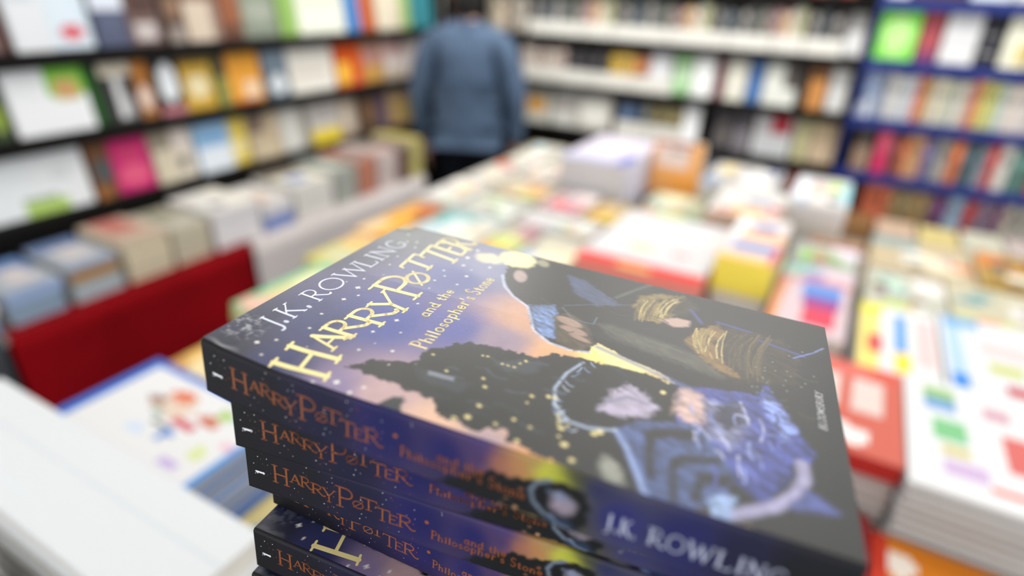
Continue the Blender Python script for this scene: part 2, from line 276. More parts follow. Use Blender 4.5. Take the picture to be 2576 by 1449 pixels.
spine_row([(2150, 2176, (72, 84, 116), .2, [((210, 214, 226), .05, .3)]), (2176, 2202, (150, 166, 196), .21, [((226, 230, 240), .05, .4)]), (2204, 2226, (150, 160, 180), .2)] + auto(2228, 2300, [(206, 206, 206), (222, 220, 214), (190, 196, 204)], 4, h=.21, seed=21) + auto(2300, 2460, [(202, 110, 96), (214, 180, 110), (204, 206, 206), (212, 204, 184), (206, 206, 176), (184, 196, 200), (216, 206, 190), (196, 204, 190)], 9, h=.21, seed=22) + auto(2460, 2515, [(214, 204, 120), (206, 200, 130), (196, 206, 150)], 3, h=.21, seed=23) + auto(2515, 2690, [(196, 206, 216), (226, 210, 190), (206, 206, 216), (222, 206, 190), (180, 190, 200)], 9, h=.21, seed=24), 1, 1, CU, 'third shelf')
face_row([(2146, 2192, 'dusky brown', (150, 126, 108), [(0, .6, 1, 1, (84, 76, 70))])], 0, 1, CU, 'lowest shelf', .2)
spine_row([(2200, 2236, (212, 60, 104), .2, [((200, 96, 116), .5, .95)])] + auto(2240, 2262, [(120, 88, 84)], 2, h=.19, seed=30) + auto(2262, 2318, [(188, 96, 58), (206, 170, 130), (196, 150, 110)], 3, h=.2, seed=31) + auto(2318, 2390, [(120, 104, 150), (98, 108, 140), (160, 156, 154), (170, 160, 150)], 4, h=.2, seed=32) + [(2390, 2416, (194, 104, 58), .2)] + auto(2416, 2478, [(86, 104, 112), (74, 92, 98), (140, 150, 160)], 3, h=.2, seed=33) + [(2480, 2508, (178, 62, 58), .205), (2508, 2540, (212, 206, 198), .205), (2540, 2580, (92, 124, 116), .2)] + auto(2582, 2690, [(96, 120, 110), (190, 80, 70), (80, 90, 120)], 5, h=.2, seed=34), 0, 1, CU, 'lowest shelf')
face_row([(1690, 1760, 'pale lilac', (206, 204, 214)), (1764, 1796, 'silver', (190, 190, 200)), (1798, 1824, 'dark red', (128, 58, 60)), (1826, 1862, 'sage cream', (200, 190, 160)), (1864, 1890, 'peach', (206, 150, 120)), (1892, 1926, 'navy', (72, 76, 116)), (1928, 1972, 'grey green', (176, 182, 176)), (1974, 2020, 'coral', (196, 96, 84)), (2022, 2140, 'pale blue', (206, 214, 222))], None, 1, CB, 'bottom shelf', .19)
# ---------------------------------------------------------------- tables and cloths
def table(name, label, x0, x1, y0, y1, z, inset=.06):
    r = empty(name, ((x0 + x1) / 2, (y0 + y1) / 2, 0)); cx, cy = r.location.x, r.location.y; tag(r, label, 'table')
    MB().box(x0 - cx, x1 - cx, y0 - cy, y1 - cy, z - .03, z).build('table_top', M['table'], r)
    for sx in (x0 + inset, x1 - inset - .05):
        for sy in (y0 + inset, y1 - inset - .05): MB().box(sx - cx, sx + .05 - cx, sy - cy, sy + .05 - cy, 0, z - .0305).build('leg', M['black'], r)
    return r
ZT = .86
table('display_table', 'large central display table covered with piles of books', -1.14, 1.35, -.06, 2.42, ZT)
table('display_table', 'long narrow display table along the left bookcase under flat book piles', -2.285, -2.0, -.2, 2.66, .73, .03)
lg = empty('display_ledge', (.1, 3.22, 0)); tag(lg, 'low display ledge in front of the back bookcases', 'ledge')
MB().box(-1.75, 1.5, -.2, .2, .0, .66).build('base', M['black'], lg); MB().box(-1.77, 1.52, -.22, .2, .6605, .69).build('ledge_top', M['black'], lg)
def cloth(name, label, y0, y1, x, z0, z1, m, waves, ph):
    b = MB(); nu, nv = 40, 10
    def P(i, j):
        u = i / nu; v = j / nv; d = .006 + .012 * (1 - v) * (1 + math.sin(u * waves + ph + .6 * math.sin(v * 3)))
        return (x + .004 + d, y0 + (y1 - y0) * u, z0 + (z1 - z0) * v)
    b.grid(P, nu, nv, None)
    b.grid(lambda i, j: (x - .03 + (.04) * j / 2, y0 + (y1 - y0) * i / nu, z1 + .004 + (.0 if j < 2 else -.001)), nu, 2)
    b.V = [tuple(v) for v in b.V]
    o = b.build(name, m); s = o.modifiers.new('thickness', 'SOLIDIFY'); s.thickness = .002
    for p in o.data.polygons: p.use_smooth = True
    return tag(o, label, 'tablecloth')
cloth('red_tablecloth', 'dark red cloth hanging over the front of the left display table', .622, 1.475, -2.0, .05, .731, M['red'], 9, .5)
cloth('grey_tablecloth', 'pale grey cloth hanging over the front of the left display table', 1.49, 2.64, -2.0, .05, .731, M['greycloth'], 10, 1)
cloth('charcoal_tablecloth', 'charcoal cloth hanging over the near end of the left display table', -.18, .608, -2.0, .05, .731, M['darkcloth'], 9, 2)
# ---------------------------------------------------------------- flat piles
def flat_cover(x, y, t, base, mot, spine_side, spine, fine):
    """cover boards and spine of one lying book, centred, bottom at z=0; spine_side in 'LRFB' or None for a magazine"""
    b = MB(); base = shade(base, .94); f0 = colf(base, mot); f = lambda u, v: shade(f0(u, v), .97); nu, nv = (26, 26) if fine else (1, 1); k = min(.003, t * .12)
    b.grid(lambda i, j: (x * (i / nu - .5), y * (j / nv - .5), t), nu, nv, f if fine else (lambda u, v: base))
    X, Y = x / 2, y / 2; n = len(b.V)
    b.V += [(-X, -Y, t), (X, -Y, t), (X, Y, t), (-X, Y, t), (-X, -Y, t - k), (X, -Y, t - k), (X, Y, t - k), (-X, Y, t - k)]
    for q in ((0, 4, 5, 1), (1, 5, 6, 2), (2, 6, 7, 3), (3, 7, 4, 0), (7, 6, 5, 4)): b.F.append(tuple(n + i for i in q)); b.c.append(base if spine is None else spine)
    b.box(-X, X, -Y, Y, 0, k, spine or base)
    s = {'L': (-X, -X + k, -Y, Y), 'R': (X - k, X, -Y, Y), 'F': (-X, X, -Y, -Y + k), 'B': (-X, X, Y - k, Y)}.get(spine_side)
    if s: b.box(*s, k, t - k, spine or base)
    return b
NPILE = 0; DEEP = MB()
def pile(what, where, rect, z1, t, base, mot=(), spine_side='B', spine=None, n=None, rot=0, pages='pages', z0=None, jit=.0025, lower=None, vis=2):
    """a pile of copies of one title: rect=(x0,x1,y0,y1), top at z1, resting on z0"""
    global NPILE; NPILE += 1; r = random.Random(NPILE)
    z0 = ZT if z0 is None else z0; x0, x1, y0, y1 = rect; x, y = x1 - x0, y1 - y0
    n = n or max(1, round((z1 - z0) / t)); t = (z1 - z0) / n - .0003
    top = flat_cover(x, y, t, base, mot, spine_side, spine, True).mesh('flat_book', M['print'])
    low = flat_cover(x, y, t, lower or base, (), spine_side, spine, False).mesh('flat_book', M['print'])
    i_ = .004; sx0 = -x / 2 + (.0032 if spine_side == 'L' else i_); sx1 = x / 2 - (.0032 if spine_side == 'R' else i_); k = min(.003, t * .12) + .0001
    pg = MB().box(sx0, sx1, -y / 2 + (.0032 if spine_side == 'F' else i_), y / 2 - (.0032 if spine_side == 'B' else i_), k, t - k).mesh('page_block', M[pages])
    for j in range(n):                       # j = 0 is the topmost copy
        z = z0 + (n - 1 - j) * (t + .0003) + .0002
        if j >= vis:                         # deep copies nobody could pick out one by one
            dx, dy = r.uniform(-jit, jit), r.uniform(-jit, jit); cx_, cy_ = (x0 + x1) / 2 + dx, (y0 + y1) / 2 + dy; kk = min(.003, t * .12); bc = spine or lower or base
            DEEP.box(cx_ - x / 2, cx_ + x / 2, cy_ - y / 2, cy_ + y / 2, z, z + kk, bc).box(cx_ - x / 2, cx_ + x / 2, cy_ - y / 2, cy_ + y / 2, z + t - kk, z + t, bc)
            DEEP.box(cx_ + sx0, cx_ + sx1, cy_ - y / 2 + .003, cy_ + y / 2 - .003, z + kk, z + t - kk, (214, 208, 198)); continue
        o = link('flat_book', top if j == 0 else low, None, ((x0 + x1) / 2 + r.uniform(-jit, jit) * (j > 0), (y0 + y1) / 2 + r.uniform(-jit, jit) * (j > 0), z), (0, 0, rot + r.uniform(-.007, .007) * (j > 0)))
        link('page_block', pg, o)
        if n == 1: tag(o, f'{what} lying {where}', 'book')
        else: tag(o, f'{what}, {"topmost" if j == 0 else ORD[j]} of its pile {where}', 'book', f'pile of {what} {where}')
# nearest corner: kids books and the white glossy hardcovers left of the foreground stack
pile('white picture book with blue border', 'left of the novels', (-.882, -.592, .286, .452), 1.14, .024, (244, 244, 246), [(0, 0, .06, 1, (52, 112, 205)), (0, .93, 1, 1, (52, 112, 205)), (0, 0, 1, .05, (84, 150, 220)), (.975, 0, 1, 1, (84, 150, 220)),
 ('e', .45, .62, .13, .16, (226, 206, 190)), ('e', .43, .74, .08, .07, (222, 120, 84)), ('e', .33, .6, .05, .05, (150, 110, 96)), ('e', .42, .5, .06, .04, (160, 180, 170)), ('e', .7, .62, .07, .06, (204, 120, 96)), ('e', .73, .74, .04, .07, (168, 200, 96)), ('e', .62, .5, .1, .035, (206, 84, 100)), ('e', .6, .36, .035, .08, (66, 128, 206)), ('e', .52, .4, .06, .03, (90, 100, 100)), ('e', .84, .34, .05, .07, (214, 224, 160)), ('e', .78, .16, .06, .05, (196, 176, 222)), ('e', .45, .28, .06, .05, (206, 220, 240)), ('e', .84, .78, .06, .06, (190, 222, 200)), ('e', .92, .5, .04, .05, (230, 190, 206))], 'L', (70, 130, 205), pages='greypages', jit=.003, vis=4)
pile('glossy white hardcover', 'in the near left corner', (-.95, -.43, .155, .274), 1.182, .04, (238, 241, 245), [(0, .56, 1, .63, (214, 219, 226)), (0, .2, .5, .24, (224, 229, 236))], 'B', (236, 239, 244), pages='pages', jit=.002, vis=4)
pile('brown album with dark edges', 'at the table corner', (-.83, -.545, .0, .125), 1.13, .03, (96, 54, 38), [(.5, 0, 1, 1, (70, 74, 80))], 'L', (104, 60, 40), jit=.003, pages='cream')
pile('yellow activity book with blue blob', 'by the blue bordered one', (-.585, -.325, .28, .46), 1.045, .02, (244, 226, 160), [(0, 0, 1, .06, (230, 170, 80)), (0, .85, 1, 1, (232, 180, 90)), ('e', .25, .3, .18, .2, (70, 140, 214)), ('e', .4, .12, .16, .12, (110, 196, 110)), ('e', .6, .5, .2, .2, (238, 200, 120))], 'L', (226, 160, 60))
pile('green and orange picture book', 'behind the blue bordered one', (-.95, -.66, .475, .64), 1.08, .02, (222, 170, 100), [(0, .8, 1, 1, (110, 180, 96)), (0, .3, .4, .8, (232, 190, 110)), ('e', .3, .4, .2, .3, (240, 220, 170))], 'L', (96, 170, 90))
pile('pale yellow picture book with turquoise border', 'on the left table edge', (-.985, -.70, .665, .905), 1.115, .02, (244, 226, 170), [(0, .9, 1, 1, (96, 206, 184)), (0, 0, .06, 1, (140, 206, 160)), (.1, .1, .8, .3, (240, 200, 150)), (.1, .5, .7, .8, (248, 240, 190)), ('e', .2, .12, .2, .12, (234, 190, 170))], 'L', (180, 206, 140), pages='cream')
pile('yellow comic album', 'at the left edge beyond the turquoise one', (-1.09, -.97, .95, 1.14), 1.085, .02, (222, 206, 110), [(0, .6, .8, 1, (232, 190, 130)), (.2, .1, .9, .5, (206, 206, 170))], 'L', (206, 196, 120), pages='cream')
pile('orange comic album', 'at the left edge next to the yellow comic', (-1.12, -1.005, 1.16, 1.44), 1.085, .02, (240, 176, 70), [(0, 0, .5, .4, (236, 200, 150)), (.6, .5, 1, 1, (150, 90, 56)), (.3, .75, .9, 1, (196, 110, 60))], 'L', (226, 160, 80), pages='cream')
pile('pale blue animal picture book', 'behind the top edge of the novels', (-.995, -.80, 1.15, 1.44), 1.085, .02, (206, 222, 228), [(.0, .6, .6, .95, (120, 180, 180)), (.45, 0, 1, .45, (244, 238, 206)), (.3, .5, .8, .8, (226, 228, 226)), (.6, .5, 1, .9, (214, 206, 190))], 'F', (226, 226, 220), vis=4)
pile('orange and green jungle book', 'behind the title of the novels', (-.79, -.69, 1.14, 1.46), 1.075, .02, (206, 196, 176), [('e', .4, .35, .5, .2, (244, 174, 88)), ('e', .5, .62, .5, .14, (206, 216, 130)), (.3, .1, 1, .25, (214, 140, 100)), (.5, .75, 1, 1, (190, 140, 150))], 'F', (176, 180, 170), pages='greypages', vis=5)
pile('cream cat storybook', 'right of the jungle book', (-.68, -.54, 1.1, 1.46), 1.07, .02, (206, 202, 186), [('e', .72, .45, .42, .34, (250, 240, 204)), (.0, .3, .35, .6, (196, 210, 232)), (.1, .7, .8, .95, (206, 200, 180)), (0, .0, .4, .2, (170, 180, 166))], 'F', (150, 152, 148), pages='greypages', vis=5)
pile('white activity book with red base band', 'right of the cream storybook', (-.525, -.215, 1.305, 1.72), 1.1, .025, (228, 227, 230), [(0, 0, 1, .1, (232, 66, 62)), (.35, 0, .62, .05, (250, 210, 120)), (.3, .3, .5, .4, (206, 226, 160)), (.65, .3, .8, .37, (200, 176, 176)), (.55, .66, .9, .75, (236, 240, 226))], 'F', (238, 140, 128), vis=4)
pile('thick white book with yellow side', 'right of the red banded one', (-.205, -.075, 1.39, 1.72), 1.15, .1, (236, 228, 226), [(0, 0, 1, .12, (244, 200, 150)), (.15, .18, .9, .36, (120, 132, 190)), (.2, .45, 1, .62, (240, 180, 120)), (.0, .45, .2, 1, (240, 238, 238)), (.35, .65, .8, .8, (120, 126, 180)), (.9, .0, 1, .4, (206, 80, 110))], 'F', (255, 234, 96), n=1, z0=1.06)
pile('thick white dictionary', 'under the yellow sided book', (-.205, -.075, 1.385, 1.72), 1.0595, .05, (226, 222, 216), [], 'B', pages='pages')
pile('white book with navy patch', 'behind the yellow sided book', (-.31, -.12, 1.74, 2.02), 1.14, .03, (228, 226, 222), [(.45, .45, .85, .62, (110, 112, 160)), (.1, .05, .95, .2, (206, 130, 110)), (.35, .05, .8, .3, (240, 180, 120)), (.85, .3, 1, .5, (190, 60, 60))], 'F', (200, 170, 150))
pile('pale book with blue red bottle picture', 'by the yellow sided book', (-.06, .09, 1.2, 1.56), 1.1, .02, (228, 206, 212), [(0, 0, .12, 1, (236, 160, 110)), (.35, .52, .9, .72, (92, 150, 218)), (.38, .4, .9, .53, (150, 80, 150)), (.42, .1, .85, .4, (216, 80, 100)), (0, .74, 1, .8, (206, 130, 140)), (0, .8, .5, 1, (170, 206, 190)), (.3, .82, .6, .92, (150, 140, 196))], 'B', (206, 170, 160))
pile('white workbook with yellow and blue stripes', 'left of the white magazines', (.118, .262, 1.19, 1.5), 1.07, .02, (242, 242, 244), [(0, .0, .25, 1, (246, 228, 130)), (.12, .25, .32, .5, (206, 90, 90)), (.45, .3, .62, .9, (96, 158, 230)), (.45, .05, .66, .3, (250, 220, 70)), (.75, .2, .95, .9, (236, 200, 200)), (0, .85, .3, 1, (244, 232, 80))], 'B', (206, 206, 210), pages='greypages', jit=.003, vis=6)
pile('white magazine with red blot', 'at the right edge of the table', (.27, .515, 1.2, 1.53), 1.07, .018, (236, 240, 246), [(.02, .0, .16, 1, (178, 206, 240)), (.04, .02, .15, .2, (30, 130, 220)), (.3, .3, .55, .42, (196, 200, 90)), (.38, .08, .62, .2, (196, 70, 74)), (.28, .5, .6, .72, (222, 206, 206)), (.65, .5, .95, .62, (206, 216, 236)), (.05, .85, .3, 1, (120, 170, 220))], 'B', (206, 206, 210), pages='greypages', jit=.003, vis=7)
pile('white magazine with faint blue print', 'beyond the red blot one', (.53, .8, 1.17, 1.5), 1.06, .018, (232, 236, 242), [(.2, .3, .7, .5, (206, 214, 236)), (.3, .7, .8, .8, (180, 190, 206))], 'B', (206, 206, 210), pages='greypages', jit=.003)
pile('coral red book with white panels', 'right of the foreground novels', (-.06, .186, .862, 1.135), 1.1, .035, (220, 112, 96), [(.05, .42, .62, .82, (232, 214, 208)), (.68, .42, .9, .8, (226, 206, 200)), ('e', .62, .16, .2, .1, (244, 240, 238)), (.0, .84, 1, 1, (214, 96, 80)), (.3, .86, .8, .95, (226, 120, 110))], 'F', (170, 44, 38), n=1, z0=1.066)
pile('white book with grey page edges', 'under the coral red one', (-.05, .184, .866, 1.135), 1.0655, .019, (222, 216, 210), [], 'B', (206, 190, 186), pages='greypages', jit=.0025, vis=12)
pile('white reading book with rainbow strip', 'right of the coral red one', (.19, .43, .838, 1.15), 1.1, .016, (244, 245, 247), [(.1, .82, .3, .93, (150, 190, 120)), (.1, .68, .3, .82, (116, 160, 210)), (.14, .42, .34, .6, (130, 196, 140)), (.2, .3, .36, .4, (206, 196, 130)), (.2, .14, .42, .28, (206, 180, 216)), (.52, .3, .82, .6, (214, 110, 106)), (.45, .75, .6, .85, (206, 160, 176)), (.42, .1, .66, .17, (222, 100, 84)), ('e', .95, .55, .1, .06, (84, 70, 66)), (.85, .08, 1, .2, (224, 110, 96))], 'B', (206, 206, 206), pages='greypages', jit=.003, vis=15)
pile('white reading book with red patches', 'right of the rainbow strip one', (.44, .66, .82, 1.13), 1.09, .016, (240, 241, 243), [(.1, .3, .3, .5, (222, 120, 110)), (.1, .65, .6, .8, (206, 170, 180))], 'B', (206, 206, 206), pages='greypages', jit=.003, vis=10)
pile('orange book with white dots', 'low at the front right', (.17, .36, .58, .832), 1.0, .026, (232, 136, 36), [('e', .2, .8, .1, .1, (244, 232, 220)), ('e', .6, .75, .09, .08, (246, 220, 200)), ('e', .4, .4, .1, .1, (244, 232, 220)), (0, 0, .1, 1, (200, 60, 40))], 'L', (180, 40, 36), vis=4)
pile('dark red book', 'low beside the orange one', (-.12, .165, .62, .845), 1.01, .025, (150, 34, 40), [(.3, .3, .7, .6, (206, 150, 140))], 'B', (140, 30, 36))
# middle and far part of the table
far = [
 ('grey white atlas', 'at the far left beyond the pink edged book', (-.985, -.85, 2.12, 2.38), 1.09, (216, 216, 214), [(.1, .5, .7, .9, (196, 206, 214))]),
 ('white fairy tale book', 'at the left edge by the black trousers', (-1.13, -1.0, 1.46, 1.70), 1.1, (244, 240, 236), [(0, .7, .3, 1, (250, 246, 236)), (.5, .0, 1, .2, (206, 216, 196)), (.55, .5, .9, .7, (226, 222, 206))]),
 ('ivory book with russet corner', 'third along the left table edge', (-1.13, -1.0, 1.725, 1.98), 1.1, (240, 236, 226), [(0, .8, .45, 1, (206, 116, 76)), (.45, .1, 1, .4, (222, 206, 170)), (.5, .6, .9, .9, (206, 210, 196))]),
 ('cream book with pale blue corner', 'at the far left table corner', (-1.13, -1.0, 2.0, 2.3), 1.1, (236, 234, 222), [(0, .7, .4, 1, (206, 226, 232)), (.5, .1, .9, .5, (240, 224, 214))]),
 ('grey green story book', 'in the second row from the left edge', (-.985, -.81, 1.46, 1.64), 1.085, (222, 224, 214), [(.1, .5, .6, .9, (206, 216, 190)), (.5, .1, .95, .4, (240, 240, 238))]),
 ('tan and ochre annual', 'right of the ivory book', (-.985, -.81, 1.66, 1.83), 1.09, (222, 206, 176), [('e', .7, .4, .25, .3, (222, 176, 106)), (.1, .6, .5, .9, (214, 216, 196)), (.5, .0, .9, .14, (206, 214, 120))]),
 ('white pink edged book', 'behind the tan annual', (-.985, -.85, 1.86, 2.1), 1.095, (236, 226, 220), [(.6, .4, 1, .6, (236, 176, 150)), (.1, .2, .4, .6, (240, 232, 222))]),
 ('white nursery book with rosy bar', 'behind the jungle book', (-.79, -.56, 1.48, 1.6), 1.08, (240, 240, 240), [(0, .0, .3, .2, (216, 180, 190)), (.4, .3, .9, .7, (232, 236, 232)), (.6, .0, 1, .15, (224, 196, 150))]),
 ('pink and red novel', 'in front of the lavender pile', (-.79, -.66, 1.62, 1.83), 1.085, (236, 206, 206), [(.1, .1, .9, .45, (230, 120, 124)), (.4, .6, 1, 1, (240, 226, 224))]),
 ('mustard yellow novel', 'right of the pink and red novel', (-.645, -.55, 1.64, 1.83), 1.075, (224, 190, 76), [(.1, .5, .9, .9, (206, 180, 150)), (0, 0, 1, .2, (232, 206, 120))]),
 ('lime green puzzle book', 'beyond the white red banded one', (-.52, -.325, 1.735, 1.9), 1.08, (196, 200, 170), [(.35, .1, .85, .45, (190, 216, 84)), (.75, .2, 1, .5, (110, 140, 106)), (0, .1, .3, .3, (224, 130, 80)), (.1, .55, .5, .95, (206, 212, 216))]),
 ('pale green picture book', 'in front of the standing orange book', (-.54, -.37, 1.915, 2.05), 1.07, (222, 222, 186), [(.2, .3, .7, .8, (236, 232, 190)), (.0, .0, .3, .5, (196, 206, 206))]),
 ('white leaflet book', 'right of the standing orange book', (-.4, -.17, 2.06, 2.36), 1.13, (226, 224, 222), [(.1, .5, .35, .9, (226, 206, 150)), (.5, .2, .9, .5, (236, 234, 232)), (.75, .6, .95, 1, (90, 96, 130))]),
 ('white board book with rainbow corner', 'at the far table middle', (-.12, .05, 2.03, 2.4), 1.12, (236, 232, 230), [(.0, .2, .25, .9, (226, 232, 240)), (.6, .5, .85, .9, (206, 226, 150)), (.86, .2, 1, .9, (170, 214, 226)), (.4, .1, .6, .4, (236, 206, 200))]),
 ('pale green spelling book', 'behind the bottle picture book', (-.06, .1, 1.58, 1.86), 1.06, (206, 210, 206), [(.1, .5, .6, .75, (150, 196, 96)), (.5, .1, 1, .4, (206, 196, 210)), (.6, .7, 1, 1, (224, 214, 224))]),
 ('ivory guide with green edge', 'behind the striped workbook', (.13, .3, 1.546, 1.79), 1.05, (222, 222, 206), [(.2, .0, .6, .2, (190, 206, 110)), (.1, .4, .5, .8, (190, 214, 196)), (.6, .5, 1, .9, (230, 226, 222))]),
 ('cream travel guide', 'beyond the white magazines', (.315, .56, 1.56, 1.83), 1.04, (230, 224, 196), [(.0, .0, .5, .25, (206, 206, 130)), (.5, .4, .95, .7, (222, 220, 214))]),
 ('ochre cookbook', 'right of the beige paperback', (.4, .585, 1.85, 2.1), 1.05, (206, 166, 76), [(.0, .5, .4, 1, (206, 130, 60)), (.3, .1, .9, .3, (224, 210, 150)), (.6, .6, 1, 1, (130, 90, 50))]),
 ('maroon and pale book', 'before the rainbow board book', (-.03, .12, 1.88, 2.01), 1.03, (206, 196, 196), [(.0, .45, 1, .7, (110, 50, 62)), (.2, .0, .9, .3, (222, 216, 210)), (.0, .75, 1, 1, (196, 140, 80))]),
 ('beige paperback', 'at the far table side before the ledge', (.14, .39, 1.86, 2.15), 1.03, (226, 206, 170), [(.3, .2, .9, .6, (230, 222, 196)), (.0, .7, .5, 1, (140, 160, 160))]),
 ('grey paperback', 'at the far right of the table', (.6, .78, 1.86, 2.1), 1.03, (206, 202, 196), [(.3, .2, .9, .6, (222, 214, 206)), (.0, .0, .4, .4, (120, 100, 76))]),
]
FR = random.Random(31)
def busy(mot, k=7):                          # small printed pictures and blocks
    out = list(mot)
    for _ in range(k):
        u, v = FR.uniform(.05, .8), FR.uniform(.05, .8); c = FR.choice(((226, 120, 84), (240, 180, 90), (120, 150, 196), (150, 190, 120), (206, 110, 130), (90, 96, 110), (214, 196, 140), (136, 110, 150), (90, 150, 160), (240, 240, 238), (70, 66, 64), (120, 90, 66), (150, 150, 140)))
        out.append(('e', u, v, FR.uniform(.05, .14), FR.uniform(.04, .11), c) if FR.random() < .5 else (u, v, u + FR.uniform(.08, .3), v + FR.uniform(.04, .14), c))
    return out
for what, where, rect, z, base, mot in far: pile(what, where, rect, z, .024, shade(base, .9), busy(mot), 'F', shade(base, .92), pages='pages')
pile('lavender covered album', 'in the middle of the far table edge', (-.835, -.6, 1.86, 2.25), 1.19, .025, (222, 216, 232), [(.0, .0, 1, .12, (176, 180, 222)), (.8, .0, 1, .35, (110, 118, 190)), (.3, .4, .7, .7, (238, 220, 236))], 'R', (206, 206, 222), vis=7)
# the orange book standing up behind
st = face_book_mesh(.172, .185, .03, (246, 176, 104), [(.05, .5, .75, .9, (240, 216, 206)), (.0, .93, .8, 1, (170, 80, 70)), (.3, .78, .7, .84, (170, 160, 160)), (.4, .0, 1, .35, (246, 168, 80))]).build('standing_book', M['print'], None, (-.505, 2.12, 1.0475), (-.12, 0, 0)); tag(st, 'orange book standing upright behind the pale green picture book', 'book')
pile('brown boxed book', 'under the standing orange book', (-.59, -.41, 2.07, 2.25), 1.045, .03, (150, 110, 80), [], 'F')
# ---------------------------------------------------------------- piles on the ledge by the back wall
led = [('beige art book', 'first on the back ledge by the person', (-1.62, -1.40), .86, (206, 196, 166)), ('sand coloured art book', 'second on the back ledge', (-1.38, -1.17), .86, (200, 190, 160)), ('pale pink book', 'third on the back ledge', (-1.15, -.95), .82, (222, 206, 206)), ('white paperback', 'fourth on the back ledge', (-.93, -.75), .80, (226, 224, 220)),
 ('silver grey book', 'fifth on the back ledge', (-.73, -.6), .82, (206, 206, 214)), ('dark red book', 'sixth on the back ledge', (-.58, -.47), .84, (140, 70, 70)), ('sage book', 'seventh on the back ledge', (-.45, -.35), .84, (190, 190, 160)), ('navy book', 'eighth on the back ledge', (-.33, -.22), .83, (84, 86, 120)), ('pale green book', 'ninth on the back ledge', (-.2, -.1), .82, (190, 200, 190)),
 ('terracotta book', 'tenth on the back ledge', (-.08, .04), .84, (206, 130, 110)), ('brown book', 'eleventh on the back ledge', (.06, .19), .78, (150, 110, 70)), ('peach book', 'twelfth on the back ledge under the pink spine', (.21, .36), .77, (226, 196, 170)), ('pale yellow book', 'right of the peach one on the back ledge', (.38, .52), .77, (240, 222, 150)), ('ivory book', 'third from the right on the back ledge', (.54, .68), .78, (230, 228, 206)), ('pinkish white book', 'second from the right on the back ledge', (.7, .86), .78, (222, 206, 200)), ('pale grey book', 'at the right end of the back ledge', (.88, 1.05), .77, (206, 200, 206))]
for what, where, (x0, x1), z, base in led: pile(what, where, (x0, x1, 3.02, 3.24), z, .028, base, [(.2, .3, .8, .7, shade(base, .9))], 'F', base, z0=.69)
spine_row([(2165, 2230, (206, 110, 80), .2)] + auto(2232, 2330, [(150, 130, 96), (176, 140, 90), (140, 130, 100)], 6, h=.21, seed=41) + auto(2330, 2376, [(120, 66, 84), (110, 90, 140)], 3, h=.21, seed=42) + auto(2376, 2420, [(150, 176, 206), (180, 200, 214)], 3, h=.21, seed=43) + auto(2420, 2450, [(176, 66, 62)], 2, h=.21, seed=44) + auto(2450, 2520, [(140, 140, 160), (130, 90, 106)], 4, h=.205, seed=45) + auto(2520, 2640, [(214, 210, 190), (150, 140, 140)], 6, h=.21, seed=46), None, 1, CU, 'bottom shelf', z=LOW)
# ---------------------------------------------------------------- piles on the left table
def lpile(what, where, y0, y1, z, t, base, mot=(), spine=None, pages='pages', x1=-2.012, x0=-2.28, z0=.738, side='R', lower=None, vis=20): pile(what, where, (x0, x1, y0, y1), z if z < .845 else z - .04, t, base, mot, side, spine, z0=z0, pages=pages, jit=.003, lower=lower, vis=vis)
WL = 'on left display table'
lpile('lilac spined white book', 'nearest ' + WL, .40, .62, .79, .026, (220, 214, 222), [], (140, 150, 190))
lpile('thick white book', 'with pink foot at the near end ' + WL, .41, .63, .87, .08, (226, 222, 220), [(.0, .0, .6, .5, (120, 150, 190)), (.2, .5, .6, .8, (196, 110, 120)), (.6, .2, 1, 1, (214, 212, 210))], (224, 220, 218), z0=.7905)
lpile('pale multicoloured annual', 'second nearest ' + WL, .655, .80, .80, .03, (150, 170, 190), [], (140, 160, 180))
lpile('blue and cream atlas', 'second pile ' + WL, .66, .81, .885, .028, (190, 196, 206), [(.0, .0, .5, 1, (110, 140, 190)), (.3, .3, .8, .8, (214, 206, 206))], (150, 170, 206), z0=.8005)
lpile('tan backed book', 'third pile ' + WL, .835, .985, .80, .03, (150, 160, 170), [], (170, 180, 186))
lpile('ochre book', 'third pile ' + WL, .84, .98, .838, .036, (170, 120, 60), [], (170, 124, 66), z0=.8005)
lpile('pale blue grey book', 'on ochre books ' + WL, .835, .985, .9, .03, (176, 184, 200), [(.3, .2, .8, .8, (206, 200, 200)), (0, 0, .3, 1, (110, 130, 170))], (150, 160, 180), z0=.8385)
lpile('cream paged novel', 'fourth pile ' + WL, 1.01, 1.17, .92, .022, (206, 180, 160), [(.0, .2, .6, .8, (190, 120, 110))], (226, 214, 190), pages='cream', side='L')
lpile('cream paged book', 'fifth pile ' + WL, 1.185, 1.33, .91, .025, (200, 196, 180), [(.0, .2, .6, .8, (150, 150, 130))], None, pages='cream', side='L')
lpile('white box edition', 'sixth pile ' + WL, 1.35, 1.56, .93, .06, (236, 234, 228), [('e', .75, .35, .12, .12, (110, 104, 120)), (.0, .6, 1, 1, (230, 226, 214))], (226, 222, 224))
lpile('white book with blue foot', 'seventh pile ' + WL, 1.575, 1.73, .80, .03, (206, 212, 230), [], (120, 140, 196))
lpile('plain white book', 'above blue feet ' + WL, 1.58, 1.73, .90, .05, (230, 226, 222), [(.5, .1, .9, .5, (206, 170, 150))], (224, 220, 222), z0=.8005)
lpile('ivory cookbook with blue label', 'eighth pile ' + WL, 1.75, 1.97, .93, .032, (234, 230, 214), [(.55, .2, .85, .6, (120, 140, 196)), (.0, .0, .4, 1, (120, 110, 100))], (224, 220, 214))
lpile('grey green paperback', 'ninth pile ' + WL, 1.99, 2.13, .94, .025, (150, 156, 150), [(.4, .2, .9, .7, (190, 196, 186))], (170, 172, 164))
lpile('terracotta novel', 'tenth pile ' + WL, 2.15, 2.27, .95, .025, (186, 120, 96), [(.2, .4, .9, .9, (130, 136, 140))], (190, 126, 104))
